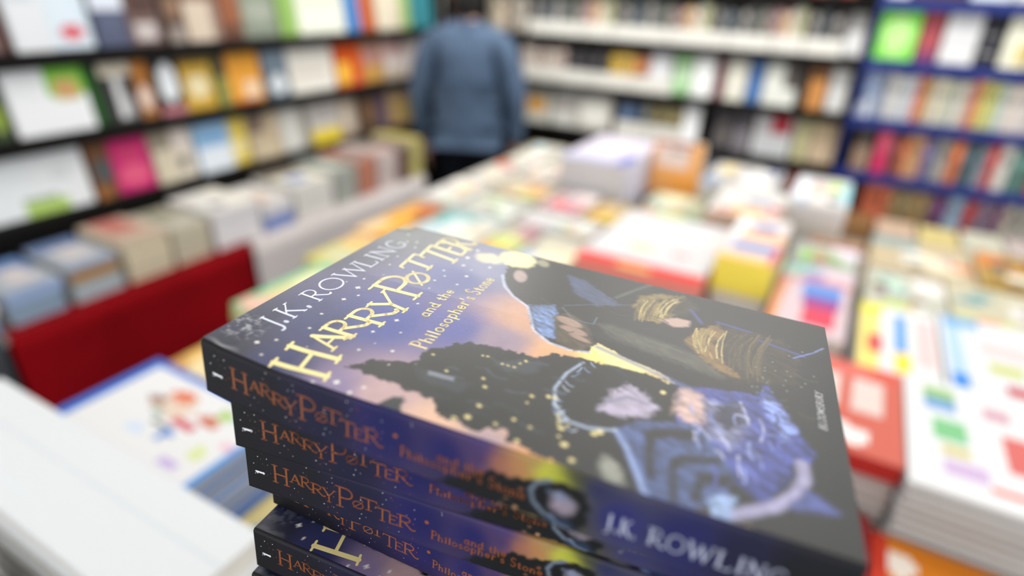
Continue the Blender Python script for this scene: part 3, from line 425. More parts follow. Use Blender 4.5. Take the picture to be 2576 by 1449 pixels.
lpile('rosy white novel', 'eleventh pile ' + WL, 2.285, 2.43, .96, .025, (206, 180, 176), [(.0, .5, .6, 1, (140, 140, 130))], (206, 190, 186))
lpile('brown grey novel', 'twelfth pile ' + WL, 2.445, 2.53, .95, .025, (130, 104, 96), [], (110, 84, 78))
lpile('olive yellow book', 'at the far end ' + WL, 2.545, 2.65, .98, .03, (206, 190, 120), [(.2, .0, .9, .5, (190, 176, 96))], (186, 176, 110))

tag(DEEP.build('lower_books', M['print']), 'covers and page edges of the books deep in the table piles', 'books', kind='stuff')
# ---------------------------------------------------------------- printed landscape of the novel, millimetres on its cover
SKY=[((17.4,2.5),(30,34,66)),((91.0,-3.2),(44,50,78)),((119.3,11.4),(62,72,80)),((29.8,22.9),(46,54,104)),((42.7,44.2),(58,72,148)),((86.0,49.9),(56,70,138)),((102.9,61.1),(120,124,158)),((50.3,68.0),(78,84,156)),((50.8,85.2),(150,130,150)),((68.9,87.4),(206,158,132)),((51.0,106.3),(230,172,126)),((59.5,118.5),(242,222,130)),((3.4,28.4),(44,50,96)),((0.7,50.0),(132,116,155)),((5.8,63.4),(190,158,160)),((-1.5,85.3),(228,185,158)),((-4.2,101.5),(165,145,158)),((-2.1,115.9),(232,165,115)),((-3.0,126.4),(215,205,80)),((1.2,144.7),(30,32,36)),((2.0,7.3),(30,32,55))]
ART=[('p',[(12.6,46.8),(19.7,51.2),(23.2,59.6),(24.3,65.0),(33.5,65.0),(39.5,70.3),(44.5,75.6),(45.9,84.2),(47.0,94.4),(46.3,99.8),(52.4,105.8),(53.8,112.8),(53.7,118.6),(56.2,128.0),(55.0,147.5),(46.2,153.8),(4.2,156.7),(-2.8,141.4),(-3.0,134.0),(0.2,127.6),(1.1,122.8),(2.4,114.2),(3.4,105.6),(7.9,105.3),(6.2,100.5),(2.8,95.7),(4.8,89.6),(4.3,84.7),(9.5,80.5),(11.6,74.6),(11.4,67.0),(12.6,56.0)],(16,20,20),0.35,1.6,3,0),
('p',[(0.0,65.2),(3.9,66.1),(7.3,70.2),(6.4,72.8),(2.8,72.2),(0.2,75.2),(-0.1,72.7),(-2.1,70.0)],(28,36,38),0.4,1.0,5,0),
('p',[(23.3,65.6),(21.8,76.7),(23.2,85.9),(16.6,85.0),(16.8,72.3)],(38,46,50),1.2,1.0,9,0),
('p',[(36.4,88.4),(42.7,94.6),(44.6,102.7),(37.6,102.3),(34.0,93.8)],(46,54,62),1.0,1.0,12,0),
('p',[(22.9,71.0),(23.6,80.0),(21.4,80.5),(20.8,71.7)],(120,125,140),0.4,0.2,2,0),
('p',[(123.6,60.4),(97.3,67.3),(85.8,75.7),(79.3,84.8),(64.7,92.0),(58.0,100.2),(56.9,107.4),(58.9,115.0),(66.2,116.7),(61.5,129.7),(57.3,144.5),(47.1,151.2),(3.2,154.8),(-1.2,198.0),(4.0,201.2),(133.1,199.7),(132.6,136.5),(131.2,79.8)],(16,20,20),0.3,1.0,17,0),
('p',[(63.0,114.6),(66.1,117.7),(62.1,126.6),(58.9,140.1),(55.8,133.7),(55.1,122.5)],(250,238,160),0.5,0.3,4,0),
('l',[(100.8,65.4),(91.0,70.3),(84.6,76.5),(79.3,84.8),(70.2,89.6),(63.4,92.8),(58.0,100.7),(57.2,108.8),(59.1,115.4)],(205,212,238),0.75,0.7,0,0),
('p',[(80.9,85.4),(86.1,93.9),(75.5,98.2),(62.0,101.5),(61.4,96.7),(67.8,91.5)],(105,130,178),1.0,1.2,21,0.6),
('p',[(76.2,96.4),(84.3,100.4),(77.1,109.9),(64.0,115.8),(56.4,110.5),(60.8,102.3)],(78,66,48),0.8,1.0,22,0.5),
('e',[(76.2,102.9),(75.2,108.3),(73.3,103.5)],(160,132,118),0.5,0,0,0),
('e',[(70.5,106.2),(70.1,111.4),(67.9,107.0)],(160,132,118),0.5,0,0,0),
('e',[(66.5,109.8),(65.7,113.8),(65.0,110.4)],(160,132,118),0.5,0,0,0),
('p',[(117.1,90.2),(117.1,97.7),(101.0,117.8),(95.5,109.0),(101.1,97.8)],(66,78,112),1.0,1.2,30,0.3),
('l',[(107.4,114.6),(120.1,120.7),(129.7,126.1)],(92,96,92),1.0,1.0,0,0),
('l',[(86.2,97.2),(78.8,103.7),(79.3,111.7),(85.5,111.6)],(92,108,132),0.45,0.4,0,0),
('l',[(88.3,97.4),(96.5,108.7),(107.0,126.8)],(74,84,100),0.5,0.6,0,0),
('p',[(80.5,113.7),(82.5,118.8),(79.0,144.1),(72.2,166.1),(65.8,159.7),(69.4,138.3),(73.5,121.0)],(74,74,64),2.0,0.8,33,0.4),
('l',[(64.0,117.3),(61.3,126.8),(57.1,141.7),(53.2,155.6),(59.2,173.2)],(96,112,165),1.4,1.4,0,0),
('p',[(102.2,123.0),(114.4,123.6),(122.1,131.0),(125.3,141.0),(117.6,144.6),(104.0,138.9),(94.2,134.0),(93.6,128.0)],(128,110,62),0.8,1.5,40,0.4),
('p',[(114.4,130.6),(124.1,141.2),(118.1,148.7),(106.8,143.4),(104.0,135.6)],(52,48,32),1.5,1.5,41,0.5),
('p',[(97.4,134.3),(103.2,140.7),(103.2,145.8),(97.7,145.9),(94.4,140.3)],(190,160,150),0.8,0.4,42,0),
('p',[(86.0,146.1),(95.8,148.8),(104.3,155.0),(107.2,164.2),(107.2,181.0),(94.1,186.6),(75.8,184.8),(69.2,172.9),(66.2,165.1),(69.8,159.4),(76.4,153.2),(80.3,149.1)],(46,38,24),0.8,2.0,43,0.6),
('p',[(86.5,145.8),(96.5,148.7),(106.2,156.4),(101.7,159.9),(92.5,156.0),(81.0,158.5),(69.5,166.2),(70.3,159.4),(77.0,152.5),(81.4,148.2)],(124,96,52),0.9,1.6,44,0.45),
('l',[(113.8,145.0),(104.0,150.2)],(70,76,150),0.9,1.0,0,0),
('l',[(108.4,156.2),(107.1,168.8)],(70,76,150),0.9,1.0,0,0),
('l',[(102.0,172.0),(98.1,188.2)],(70,76,150),0.9,1.0,0,0),
('l',[(94.5,184.5),(102.9,191.9),(109.1,195.9)],(120,140,215),0.4,0.5,0,0),
('p',[(53.1,147.8),(58.0,155.1),(61.6,173.1),(71.6,174.9),(59.0,179.5),(48.0,184.2),(39.1,189.0),(33.2,187.6),(30.4,182.2),(21.1,181.5),(10.8,174.5),(16.8,165.9),(26.8,157.3),(34.7,149.1)],(58,68,140),0.6,1.0,50,0.8),
('p',[(52.6,147.8),(54.5,153.5),(48.1,157.4),(36.9,157.3),(35.6,150.8),(38.6,148.3)],(196,166,160),1.6,1.6,51,0.5),
('p',[(49.7,156.0),(53.4,167.1),(43.7,170.0),(29.5,166.2),(33.6,158.9)],(120,124,160),1.6,2.0,52,0.9),
('p',[(49.5,159.8),(52.3,167.2),(43.1,168.9),(37.6,164.5),(41.9,160.5)],(40,44,70),1.0,1.5,53,0.5),
('p',[(62.8,173.1),(61.6,177.6),(49.1,184.2),(41.0,180.6),(49.3,176.5)],(130,150,220),1.2,1.6,54,0.9),
('p',[(23.8,133.5),(30.0,138.9),(34.9,150.3),(35.8,156.0),(27.2,161.8),(18.4,167.4),(4.9,164.8),(0.7,155.2),(-2.3,147.5),(10.6,140.4)],(66,84,132),0.6,1.0,60,0.6),
('p',[(26.1,140.9),(29.3,143.9),(33.7,155.3),(28.8,158.2),(26.8,149.1),(23.8,144.9),(7.2,147.0),(7.7,144.7)],(20,22,28),1.0,0.7,61,0),
('p',[(16.7,149.3),(20.8,152.3),(24.6,163.2),(21.4,163.4),(17.7,154.1),(13.3,152.3),(1.2,153.9),(0.9,152.1)],(20,22,28),1.0,0.7,61,0),
('p',[(15.6,157.4),(18.2,166.9),(12.4,165.2),(11.4,159.8),(3.9,159.3),(4.3,156.9)],(20,22,28),1.0,0.7,61,0),
('l',[(22.4,133.2),(16.4,137.6),(8.1,142.2),(-2.1,147.2)],(150,172,225),1.3,1.0,0,0),
('l',[(32.1,184.9),(25.8,185.3),(18.6,183.0),(11.2,177.5),(5.4,169.7),(2.1,165.0)],(160,156,192),3.6,0.9,0,0),
('p',[(6.4,161.1),(9.9,164.4),(10.6,167.9),(0.6,167.3),(0.3,172.9),(-2.7,172.1),(-3.2,166.4),(-0.2,162.8)],(150,176,220),0.8,0.8,63,0.5),
('p',[(21.1,185.6),(19.1,189.6),(15.9,193.7),(12.7,184.4),(12.7,180.4)],(72,84,146),1.2,0.8,64,0.4),
('l',[(51.7,115.1),(42.9,111.8),(33.3,110.8),(25.2,113.3),(19.7,119.2),(19.5,125.4),(22.1,132.7)],(176,194,222),0.8,0.6,0,0),
('p',[(29.5,126.5),(40.2,127.6),(46.8,132.8),(44.0,139.0),(38.7,143.5),(34.2,141.8),(29.2,134.1)],(176,166,190),1.4,1.8,71,0.25),
('l',[(34.3,127.8),(40.0,133.0),(39.4,139.6)],(110,112,140),0.7,0.8,0,0),
('e',[(4.9,136.1),(0.8,139.3),(2.6,134.2)],(146,148,138),1.4,1.2,0,0),
('e',[(25.9,105.6),(25.9,106.3),(25.3,105.8)],(228,212,146),0.35,0,0,0),
('e',[(11.7,110.1),(11.7,110.7),(11.1,110.2)],(228,212,146),0.35,0,0,0),
('e',[(12.0,118.8),(12.0,119.3),(11.5,118.9)],(228,212,146),0.35,0,0,0),
('e',[(17.1,117.1),(17.1,117.6),(16.7,117.2)],(228,212,146),0.35,0,0,0),
('e',[(17.7,119.8),(17.7,120.3),(17.3,119.9)],(228,212,146),0.35,0,0,0),
('e',[(9.9,121.5),(10.0,122.0),(9.5,121.6)],(228,212,146),0.35,0,0,0),
('e',[(8.7,100.6),(8.7,101.3),(8.0,100.8)],(228,212,146),0.35,0,0,0),
('e',[(22.1,105.4),(22.1,105.8),(21.7,105.5)],(228,212,146),0.35,0,0,0),
('e',[(15.7,118.4),(15.8,119.4),(14.9,118.6)],(228,212,146),0.35,0,0,0),
('e',[(18.9,116.9),(19.0,117.8),(18.1,117.1)],(228,212,146),0.35,0,0,0),
('e',[(20.7,115.9),(20.7,116.5),(20.1,116.1)],(228,212,146),0.35,0,0,0),
('e',[(28.1,110.4),(28.1,111.2),(27.3,110.6)],(228,212,146),0.35,0,0,0),
('e',[(28.3,112.5),(28.3,113.3),(27.5,112.7)],(228,212,146),0.35,0,0,0),
('e',[(12.9,104.6),(12.9,105.2),(12.3,104.7)],(228,212,146),0.35,0,0,0),
('e',[(4.7,108.7),(4.8,109.4),(4.1,108.9)],(228,212,146),0.35,0,0,0),
('e',[(14.1,92.9),(14.2,93.7),(13.4,93.2)],(228,212,146),0.35,0,0,0),
('e',[(7.8,92.0),(7.9,93.0),(6.9,92.3)],(228,212,146),0.35,0,0,0),
('e',[(5.4,88.7),(5.5,89.7),(4.5,89.0)],(228,212,146),0.35,0,0,0),
('e',[(23.4,90.7),(23.4,91.4),(22.8,90.9)],(228,212,146),0.35,0,0,0),
('e',[(27.2,88.5),(27.2,89.1),(26.7,88.7)],(228,212,146),0.35,0,0,0),
('e',[(25.4,76.2),(25.4,76.8),(24.9,76.4)],(228,212,146),0.35,0,0,0),
('e',[(19.4,129.1),(19.5,130.2),(18.4,129.3)],(228,212,146),0.35,0,0,0),
('e',[(17.9,127.7),(18.0,128.7),(17.0,127.9)],(228,212,146),0.35,0,0,0),
('e',[(9.4,121.2),(9.5,122.3),(8.5,121.4)],(228,212,146),0.35,0,0,0),
('e',[(4.4,124.9),(4.5,125.8),(3.6,125.1)],(228,212,146),0.35,0,0,0),
('e',[(48.1,143.2),(48.2,144.1),(47.1,143.3)],(228,212,146),0.35,0,0,0),
('e',[(54.3,143.8),(54.3,144.4),(53.7,143.9)],(228,212,146),0.35,0,0,0),
('e',[(37.7,90.8),(37.8,91.3),(37.2,90.9)],(228,212,146),0.35,0,0,0),
('e',[(37.9,92.9),(37.9,93.5),(37.3,93.1)],(228,212,146),0.35,0,0,0),
('e',[(38.0,95.0),(38.0,95.6),(37.4,95.2)],(228,212,146),0.35,0,0,0),
('e',[(40.6,96.2),(40.6,96.7),(40.0,96.3)],(228,212,146),0.35,0,0,0),
('e',[(43.0,97.4),(43.0,98.0),(42.4,97.6)],(228,212,146),0.35,0,0,0),
('e',[(39.0,83.1),(39.0,83.5),(38.6,83.2)],(228,212,146),0.35,0,0,0),
('e',[(39.4,84.8),(39.5,85.3),(39.0,85.0)],(228,212,146),0.35,0,0,0),
('e',[(31.7,68.0),(31.8,68.5),(31.3,68.2)],(228,212,146),0.35,0,0,0),
('e',[(121.1,65.0),(123.3,73.0),(112.5,68.0)],(250,240,178),1.2,1.0,0,0),
('e',[(114.5,53.6),(115.9,60.5),(109.4,55.5)],(215,205,175),1.4,1.0,0,0),
('e',[(104.4,72.3),(104.0,75.5),(98.7,73.8)],(172,150,146),0.6,0,0,0),
('e',[(123.5,76.5),(123.3,79.5),(119.9,77.5)],(150,146,120),0.7,0,0,0),
('l',[(110.8,128.6),(104.8,127.6),(98.8,127.1),(92.4,127.1)],(150,130,78),0.5433792136590075,0.3,0,0),
('l',[(115.9,133.0),(110.1,130.9),(103.4,129.6),(95.9,129.2)],(70,60,36),0.35766925267280464,0.3,0,0),
('l',[(120.7,138.4),(115.4,135.8),(109.1,133.9),(101.8,132.7)],(206,188,132),0.44229690783187214,0.3,0,0),
('l',[(119.0,140.2),(115.5,137.5),(110.2,135.8),(103.1,135.1)],(206,188,132),0.48605038858100524,0.3,0,0),
('l',[(113.5,131.0),(107.6,129.5),(101.3,128.9),(94.3,129.2)],(70,60,36),0.5704124880013979,0.3,0,0),
('l',[(117.7,134.1),(110.9,131.8),(103.2,130.6),(94.5,130.5)],(150,130,78),0.3444623372242845,0.3,0,0),
('l',[(119.5,139.2),(114.5,136.7),(108.2,135.2),(100.7,134.6)],(206,188,132),0.34049271976567747,0.3,0,0),
('l',[(119.9,137.3),(114.1,134.8),(107.1,133.8),(98.8,134.2)],(206,188,132),0.45108642121550224,0.3,0,0),
('l',[(113.6,127.5),(106.9,127.3),(100.4,127.4),(93.9,128.0)],(70,60,36),0.5739194796263309,0.3,0,0),
('l',[(116.5,133.6),(110.9,132.7),(105.1,132.3),(99.1,132.5)],(186,164,104),0.4270205570491541,0.3,0,0),
('l',[(112.8,131.1),(108.1,130.4),(103.1,130.3),(98.0,130.7)],(150,130,78),0.5797631524425106,0.3,0,0),
('l',[(121.2,138.8),(115.4,137.2),(109.4,136.2),(102.9,135.7)],(206,188,132),0.40254477747469397,0.3,0,0),
('l',[(112.2,127.3),(106.2,126.3),(100.0,126.0),(93.5,126.6)],(206,188,132),0.3240418521803067,0.3,0,0),
('l',[(110.0,125.8),(104.1,124.4),(97.8,124.3),(90.9,125.3)],(70,60,36),0.408049167291052,0.3,0,0),
('l',[(118.8,138.3),(112.1,136.6),(105.2,135.5),(97.9,134.9)],(186,164,104),0.573784469381848,0.3,0,0),
('l',[(113.1,130.3),(107.8,128.8),(101.9,127.9),(95.4,127.8)],(96,82,46),0.30088205481882346,0.3,0,0),
('l',[(120.2,138.6),(116.0,136.2),(110.3,135.0),(103.2,135.0)],(70,60,36),0.35159182588263904,0.3,0,0),
('l',[(114.0,130.1),(108.4,128.7),(102.4,127.9),(95.8,127.7)],(206,188,132),0.5370631415125418,0.3,0,0),
('l',[(115.7,130.7),(109.1,129.5),(102.4,129.5),(95.4,130.6)],(70,60,36),0.5176572652692231,0.3,0,0),
('l',[(117.9,136.7),(112.4,134.6),(106.2,133.2),(99.3,132.4)],(150,130,78),0.3146780322035135,0.3,0,0),
('l',[(112.4,126.1),(106.0,124.5),(99.1,124.3),(91.6,125.5)],(96,82,46),0.5487794848511072,0.3,0,0),
('l',[(113.9,133.7),(109.0,132.1),(103.4,131.6),(97.1,132.0)],(70,60,36),0.3602028977160061,0.3,0,0),
('l',[(112.5,128.4),(106.2,128.3),(100.1,128.6),(94.0,129.2)],(70,60,36),0.38894480222951894,0.3,0,0),
('l',[(111.7,125.7),(105.3,125.7),(99.5,126.5),(94.1,128.1)],(186,164,104),0.46420157794538847,0.3,0,0),
('l',[(121.1,141.1),(115.2,138.9),(108.4,137.6),(100.7,137.3)],(96,82,46),0.5349820216639443,0.3,0,0),
('l',[(111.9,129.7),(107.2,127.8),(101.5,127.1),(94.8,127.7)],(96,82,46),0.36157490079960664,0.3,0,0),
('l',[(114.8,131.1),(108.8,130.2),(102.8,130.3),(96.6,131.3)],(96,82,46),0.5462766491085709,0.3,0,0),
('l',[(117.1,134.7),(111.5,132.7),(105.0,131.7),(97.7,131.6)],(186,164,104),0.38065370581324537,0.3,0,0),
('l',[(110.0,125.8),(104.2,125.3),(98.4,125.4),(92.5,125.8)],(96,82,46),0.5960197231731852,0.3,0,0),
('l',[(111.8,129.3),(105.6,127.9),(98.9,127.6),(91.8,128.3)],(150,130,78),0.4084081498811687,0.3,0,0),
('l',[(105.6,176.3),(95.0,172.7),(84.7,171.4),(74.5,172.1)],(104,88,56),0.4075737509795834,0.3,0,0),
('l',[(99.7,154.1),(93.6,152.8),(87.4,152.0),(81.0,151.7)],(150,130,78),0.4840720412881915,0.3,0,0),
('l',[(105.3,177.1),(95.0,173.9),(85.0,172.5),(75.2,172.8)],(104,88,56),0.32939017509008534,0.3,0,0),
('l',[(98.9,151.3),(92.8,150.8),(87.5,151.3),(82.6,152.7)],(150,130,78),0.4321259491687358,0.3,0,0),
('l',[(105.2,173.4),(96.1,169.3),(86.3,167.4),(75.6,167.6)],(84,70,44),0.4460926550729687,0.3,0,0),
('l',[(99.9,159.2),(91.5,158.1),(84.0,158.3),(77.1,159.9)],(96,82,46),0.3166988789214081,0.3,0,0),
('l',[(102.8,170.0),(92.6,165.5),(81.7,163.6),(70.1,164.1)],(104,88,56),0.3544139901576008,0.3,0,0),
('l',[(100.3,153.0),(93.3,151.5),(86.5,151.4),(79.9,152.7)],(186,164,104),0.41033905347273514,0.3,0,0),
('l',[(96.9,151.1),(92.1,149.7),(87.3,149.5),(82.3,150.4)],(186,164,104),0.4167559693450415,0.3,0,0),
('l',[(103.3,169.7),(94.1,166.5),(84.9,165.4),(75.6,166.3)],(104,88,56),0.4001206177746274,0.3,0,0),
('l',[(98.0,151.8),(93.1,150.0),(87.6,149.3),(81.6,149.7)],(150,130,78),0.34805204022981784,0.3,0,0),
('l',[(103.0,160.1),(95.1,158.6),(88.0,158.6),(81.3,160.1)],(96,82,46),0.37444996717806545,0.3,0,0),
('l',[(106.2,175.4),(93.3,172.1),(81.6,171.2),(70.7,172.4)],(104,88,56),0.3968886327785751,0.3,0,0),
('l',[(99.8,159.2),(92.8,157.5),(86.0,157.2),(79.2,158.1)],(206,188,132),0.4999062913534559,0.3,0,0),
('l',[(106.5,172.6),(95.1,169.1),(84.2,167.9),(73.6,168.9)],(104,88,56),0.33674203114265294,0.3,0,0),
('l',[(99.8,154.8),(91.4,154.0),(84.1,154.5),(77.7,156.4)],(186,164,104),0.33735968931185034,0.3,0,0),
('l',[(96.7,149.6),(91.7,149.2),(87.1,149.4),(82.6,150.3)],(186,164,104),0.4364289246334262,0.3,0,0),
('l',[(98.4,152.7),(93.0,151.0),(87.2,150.2),(80.9,150.4)],(150,130,78),0.4803433760206333,0.3,0,0),
('l',[(105.4,172.7),(93.3,169.8),(81.9,168.5),(70.9,168.8)],(104,88,56),0.2618808313933548,0.3,0,0),
('l',[(102.8,165.8),(93.5,163.9),(85.3,163.9),(78.0,165.7)],(104,88,56),0.280637969396994,0.3,0,0),
('l',[(105.0,172.8),(94.3,168.7),(83.5,167.3),(72.6,168.2)],(60,50,32),0.36247442232671045,0.3,0,0),
('l',[(105.6,166.5),(94.9,162.5),(83.9,161.0),(72.7,161.9)],(60,50,32),0.2682834923992707,0.3,0,0),
('l',[(106.7,176.1),(94.8,173.0),(83.4,171.2),(72.3,170.6)],(84,70,44),0.44411028906656874,0.3,0,0),
('l',[(104.0,171.1),(93.4,169.0),(83.4,168.1),(73.9,168.4)],(60,50,32),0.3368744240770136,0.3,0,0),
('l',[(106.0,173.2),(94.8,169.9),(84.0,168.7),(73.4,169.3)],(60,50,32),0.2907435787731187,0.3,0,0),
('l',[(108.5,176.4),(95.4,173.3),(83.2,171.9),(71.6,172.1)],(104,88,56),0.365087397850748,0.3,0,0),
('l',[(102.0,164.3),(94.6,161.1),(86.4,159.8),(77.5,160.0)],(84,70,44),0.41445951788072405,0.3,0,0),
('l',[(104.8,167.6),(95.3,163.6),(85.2,162.0),(74.5,162.6)],(84,70,44),0.5368249806366975,0.3,0,0),
('l',[(98.2,148.9),(92.9,149.5),(88.1,150.4),(83.7,151.7)],(186,164,104),0.47082359943527374,0.3,0,0),
('l',[(104.4,169.7),(95.6,166.9),(86.8,165.9),(78.0,166.6)],(60,50,32),0.3450224105745164,0.3,0,0),
('l',[(99.8,151.1),(91.5,150.8),(84.6,151.8),(78.9,154.0)],(150,130,78),0.3944606145829527,0.3,0,0),
('l',[(106.1,176.9),(93.2,174.1),(81.5,173.1),(70.6,173.8)],(84,70,44),0.27236381876300764,0.3,0,0),
('l',[(102.8,167.5),(92.6,164.8),(83.2,164.3),(74.4,166.0)],(60,50,32),0.4470539705079184,0.3,0,0),
('l',[(99.4,155.9),(93.5,154.6),(87.5,153.8),(81.4,153.5)],(206,188,132),0.3445233762920605,0.3,0,0),
('l',[(101.2,153.0),(94.1,152.9),(87.9,153.6),(82.2,155.1)],(96,82,46),0.4308698744063776,0.3,0,0),
('l',[(102.8,160.1),(93.4,159.2),(84.7,159.2),(76.5,160.1)],(206,188,132),0.2967691169285943,0.3,0,0),
('l',[(106.6,172.2),(95.2,169.1),(84.8,168.5),(75.0,170.0)],(104,88,56),0.4551520969680153,0.3,0,0),
('l',[(104.7,174.7),(93.4,171.9),(83.0,171.2),(73.2,172.2)],(60,50,32),0.2790306148406805,0.3,0,0),
('l',[(103.3,163.4),(93.4,161.5),(84.8,161.7),(77.2,163.8)],(60,50,32),0.4668055445168644,0.3,0,0),
('l',[(104.6,165.6),(94.3,164.0),(84.8,163.5),(75.6,164.1)],(60,50,32),0.3469908930197513,0.3,0,0),
('l',[(102.5,165.0),(93.6,163.9),(85.2,163.5),(77.1,163.7)],(60,50,32),0.3697501659892655,0.3,0,0),
('l',[(106.6,170.6),(94.4,166.9),(82.7,165.5),(71.1,166.2)],(60,50,32),0.3733863344756776,0.3,0,0),
('l',[(98.6,148.8),(90.9,148.2),(84.5,149.1),(79.3,151.4)],(186,164,104),0.47652374062362224,0.3,0,0),
('l',[(106.1,175.7),(95.0,172.2),(84.1,170.4),(73.1,170.4)],(104,88,56),0.28098158302474086,0.3,0,0),
('l',[(101.3,153.4),(94.8,152.8),(88.6,152.7),(82.6,153.1)],(150,130,78),0.43940913808574866,0.3,0,0),
('l',[(99.2,150.6),(93.1,149.7),(87.3,149.7),(81.7,150.6)],(150,130,78),0.5393536966085362,0.3,0,0),
('l',[(48.8,173.1),(45.5,174.3),(41.8,174.5),(37.4,173.7)],(186,190,225),0.5922039060386841,0.4,0,0),
('l',[(20.0,161.3),(17.5,162.3),(14.8,162.6),(11.6,162.0)],(80,92,180),0.6250465296247034,0.4,0,0),
('l',[(40.6,179.0),(37.0,178.3),(34.2,178.5),(32.0,179.6)],(80,92,180),0.7616911285165588,0.4,0,0),
('l',[(27.5,167.7),(24.6,167.9),(21.9,168.2),(19.2,168.6)],(186,190,225),0.6120560054314941,0.4,0,0),
('l',[(48.7,164.5),(46.2,166.1),(45.4,168.0),(46.1,170.2)],(36,42,84),0.4765596998073839,0.4,0,0),
('l',[(33.1,154.6),(31.8,155.0),(30.4,155.2),(28.8,155.2)],(186,190,225),0.5191595035978507,0.4,0,0),
('l',[(52.3,171.9),(49.6,172.8),(47.3,173.8),(45.3,175.1)],(36,42,84),0.3341231866979974,0.4,0,0),
('l',[(31.9,164.3),(31.7,166.0),(31.0,167.7),(29.6,169.2)],(110,125,205),0.6530076823873043,0.4,0,0),
('l',[(23.8,166.0),(24.6,167.3),(24.5,168.4),(23.6,169.5)],(80,92,180),0.5455265208053546,0.4,0,0),
('l',[(46.5,152.5),(44.1,152.6),(42.3,153.3),(41.0,154.3)],(150,165,225),0.3966475228668966,0.4,0,0),
('l',[(32.3,166.8),(33.6,169.0),(33.2,170.8),(30.9,172.4)],(110,125,205),0.494878885328872,0.4,0,0),
('l',[(34.8,156.0),(31.5,155.8),(28.7,156.1),(26.3,157.1)],(150,165,225),0.6594093813819004,0.4,0,0),
('l',[(44.6,158.6),(40.8,159.3),(38.1,160.5),(36.3,162.3)],(110,125,205),0.40592754914478757,0.4,0,0),
('l',[(23.2,168.2),(23.1,170.4),(21.7,171.9),(19.0,172.9)],(110,125,205),0.5525987786031021,0.4,0,0),
('l',[(22.1,169.3),(20.6,169.8),(18.8,170.0),(16.9,169.8)],(150,165,225),0.5959793325784892,0.4,0,0),
('l',[(54.0,177.8),(52.5,178.4),(50.6,178.6),(48.5,178.4)],(36,42,84),0.7372236986739786,0.4,0,0),
('l',[(54.9,167.1),(51.5,168.4),(47.9,169.3),(44.0,170.1)],(186,190,225),0.517810985947467,0.4,0,0),
('l',[(46.8,165.8),(45.1,165.6),(43.6,165.8),(42.4,166.3)],(150,165,225),0.3103604851652817,0.4,0,0),
('l',[(47.4,178.1),(46.4,178.6),(45.2,178.9),(43.8,179.0)],(36,42,84),0.32053354922855776,0.4,0,0),
('l',[(32.0,170.6),(31.0,172.7),(28.6,173.9),(24.9,174.3)],(150,165,225),0.32629130975261683,0.4,0,0),
('l',[(49.1,177.5),(46.1,178.9),(44.6,180.7),(44.7,183.1)],(36,42,84),0.7004243780051869,0.4,0,0),
('l',[(43.8,171.1),(41.6,172.9),(41.1,175.0),(42.3,177.5)],(110,125,205),0.554482501144973,0.4,0,0),
('l',[(27.1,161.5),(26.8,162.6),(25.9,163.3),(24.4,163.8)],(186,190,225),0.4581480843883011,0.4,0,0),
('l',[(47.5,166.2),(47.6,167.5),(47.4,168.8),(46.8,170.0)],(186,190,225),0.6814027366333023,0.4,0,0),
('l',[(25.8,158.5),(22.3,157.8),(19.3,158.2),(16.9,159.4)],(36,42,84),0.37988716297093306,0.4,0,0),
('l',[(28.7,172.5),(28.5,173.3),(28.4,174.0),(28.6,174.8)],(36,42,84),0.5766396594819598,0.4,0,0),
('l',[(30.7,161.7),(31.1,162.8),(30.6,163.7),(29.4,164.3)],(80,92,180),0.6806675322509455,0.4,0,0),
('l',[(39.7,156.0),(37.4,157.2),(34.8,158.0),(31.8,158.7)],(36,42,84),0.6562647323725124,0.4,0,0),
('l',[(43.9,171.7),(42.9,173.2),(41.1,174.4),(38.6,175.2)],(80,92,180),0.7417883369121456,0.4,0,0),
('l',[(35.2,170.5),(32.2,170.2),(29.8,170.6),(28.1,171.7)],(150,165,225),0.7342640388293187,0.4,0,0),
('l',[(32.9,162.7),(32.4,163.4),(32.0,164.0),(31.5,164.7)],(186,190,225),0.7904068145595342,0.4,0,0),
('l',[(35.8,154.1),(35.2,156.3),(33.6,158.1),(30.9,159.6)],(186,190,225),0.5777820027042773,0.4,0,0),
('l',[(42.1,178.9),(39.3,178.7),(37.2,179.1),(35.8,180.1)],(80,92,180),0.5911469523632853,0.4,0,0),
('l',[(41.0,177.0),(39.7,177.3),(38.4,177.6),(36.9,177.8)],(36,42,84),0.5126198183256424,0.4,0,0),
('l',[(38.1,176.0),(37.0,176.4),(35.9,176.8),(34.8,177.2)],(110,125,205),0.7018524595868675,0.4,0,0),
('l',[(41.0,168.4),(40.5,169.4),(39.6,170.4),(38.4,171.2)],(80,92,180),0.3053583043133764,0.4,0,0),
('l',[(35.9,161.3),(34.0,162.9),(31.7,164.2),(28.9,165.2)],(186,190,225),0.6114334576918495,0.4,0,0),
('l',[(31.7,176.4),(31.4,177.8),(31.7,179.3),(32.4,180.9)],(46,52,60),0.3761031294416275,0.5,0,0),
('l',[(22.7,154.3),(23.6,155.4),(23.7,156.6),(23.1,157.7)],(40,44,66),0.3316376726776155,0.5,0,0),
('l',[(63.2,175.5),(62.1,177.4),(62.2,179.4),(63.6,181.6)],(58,60,54),0.5968674319403038,0.5,0,0),
('l',[(52.8,163.5),(53.5,165.2),(53.5,166.9),(53.0,168.6)],(58,60,54),0.6507586259907336,0.5,0,0),
('l',[(86.5,129.5),(87.6,131.7),(88.0,133.9),(87.8,136.3)],(40,44,66),0.3219220770802854,0.5,0,0),
('l',[(74.0,119.7),(75.6,121.5),(75.7,123.5),(74.3,125.7)],(58,60,54),0.4710491888925412,0.5,0,0),
('l',[(59.2,177.4),(58.6,178.8),(58.8,180.2),(60.0,181.8)],(58,60,54),0.49020602588528606,0.5,0,0),
('l',[(83.4,184.4),(81.3,186.7),(80.6,189.1),(81.4,192.0)],(70,68,56),0.4149149598188089,0.5,0,0),
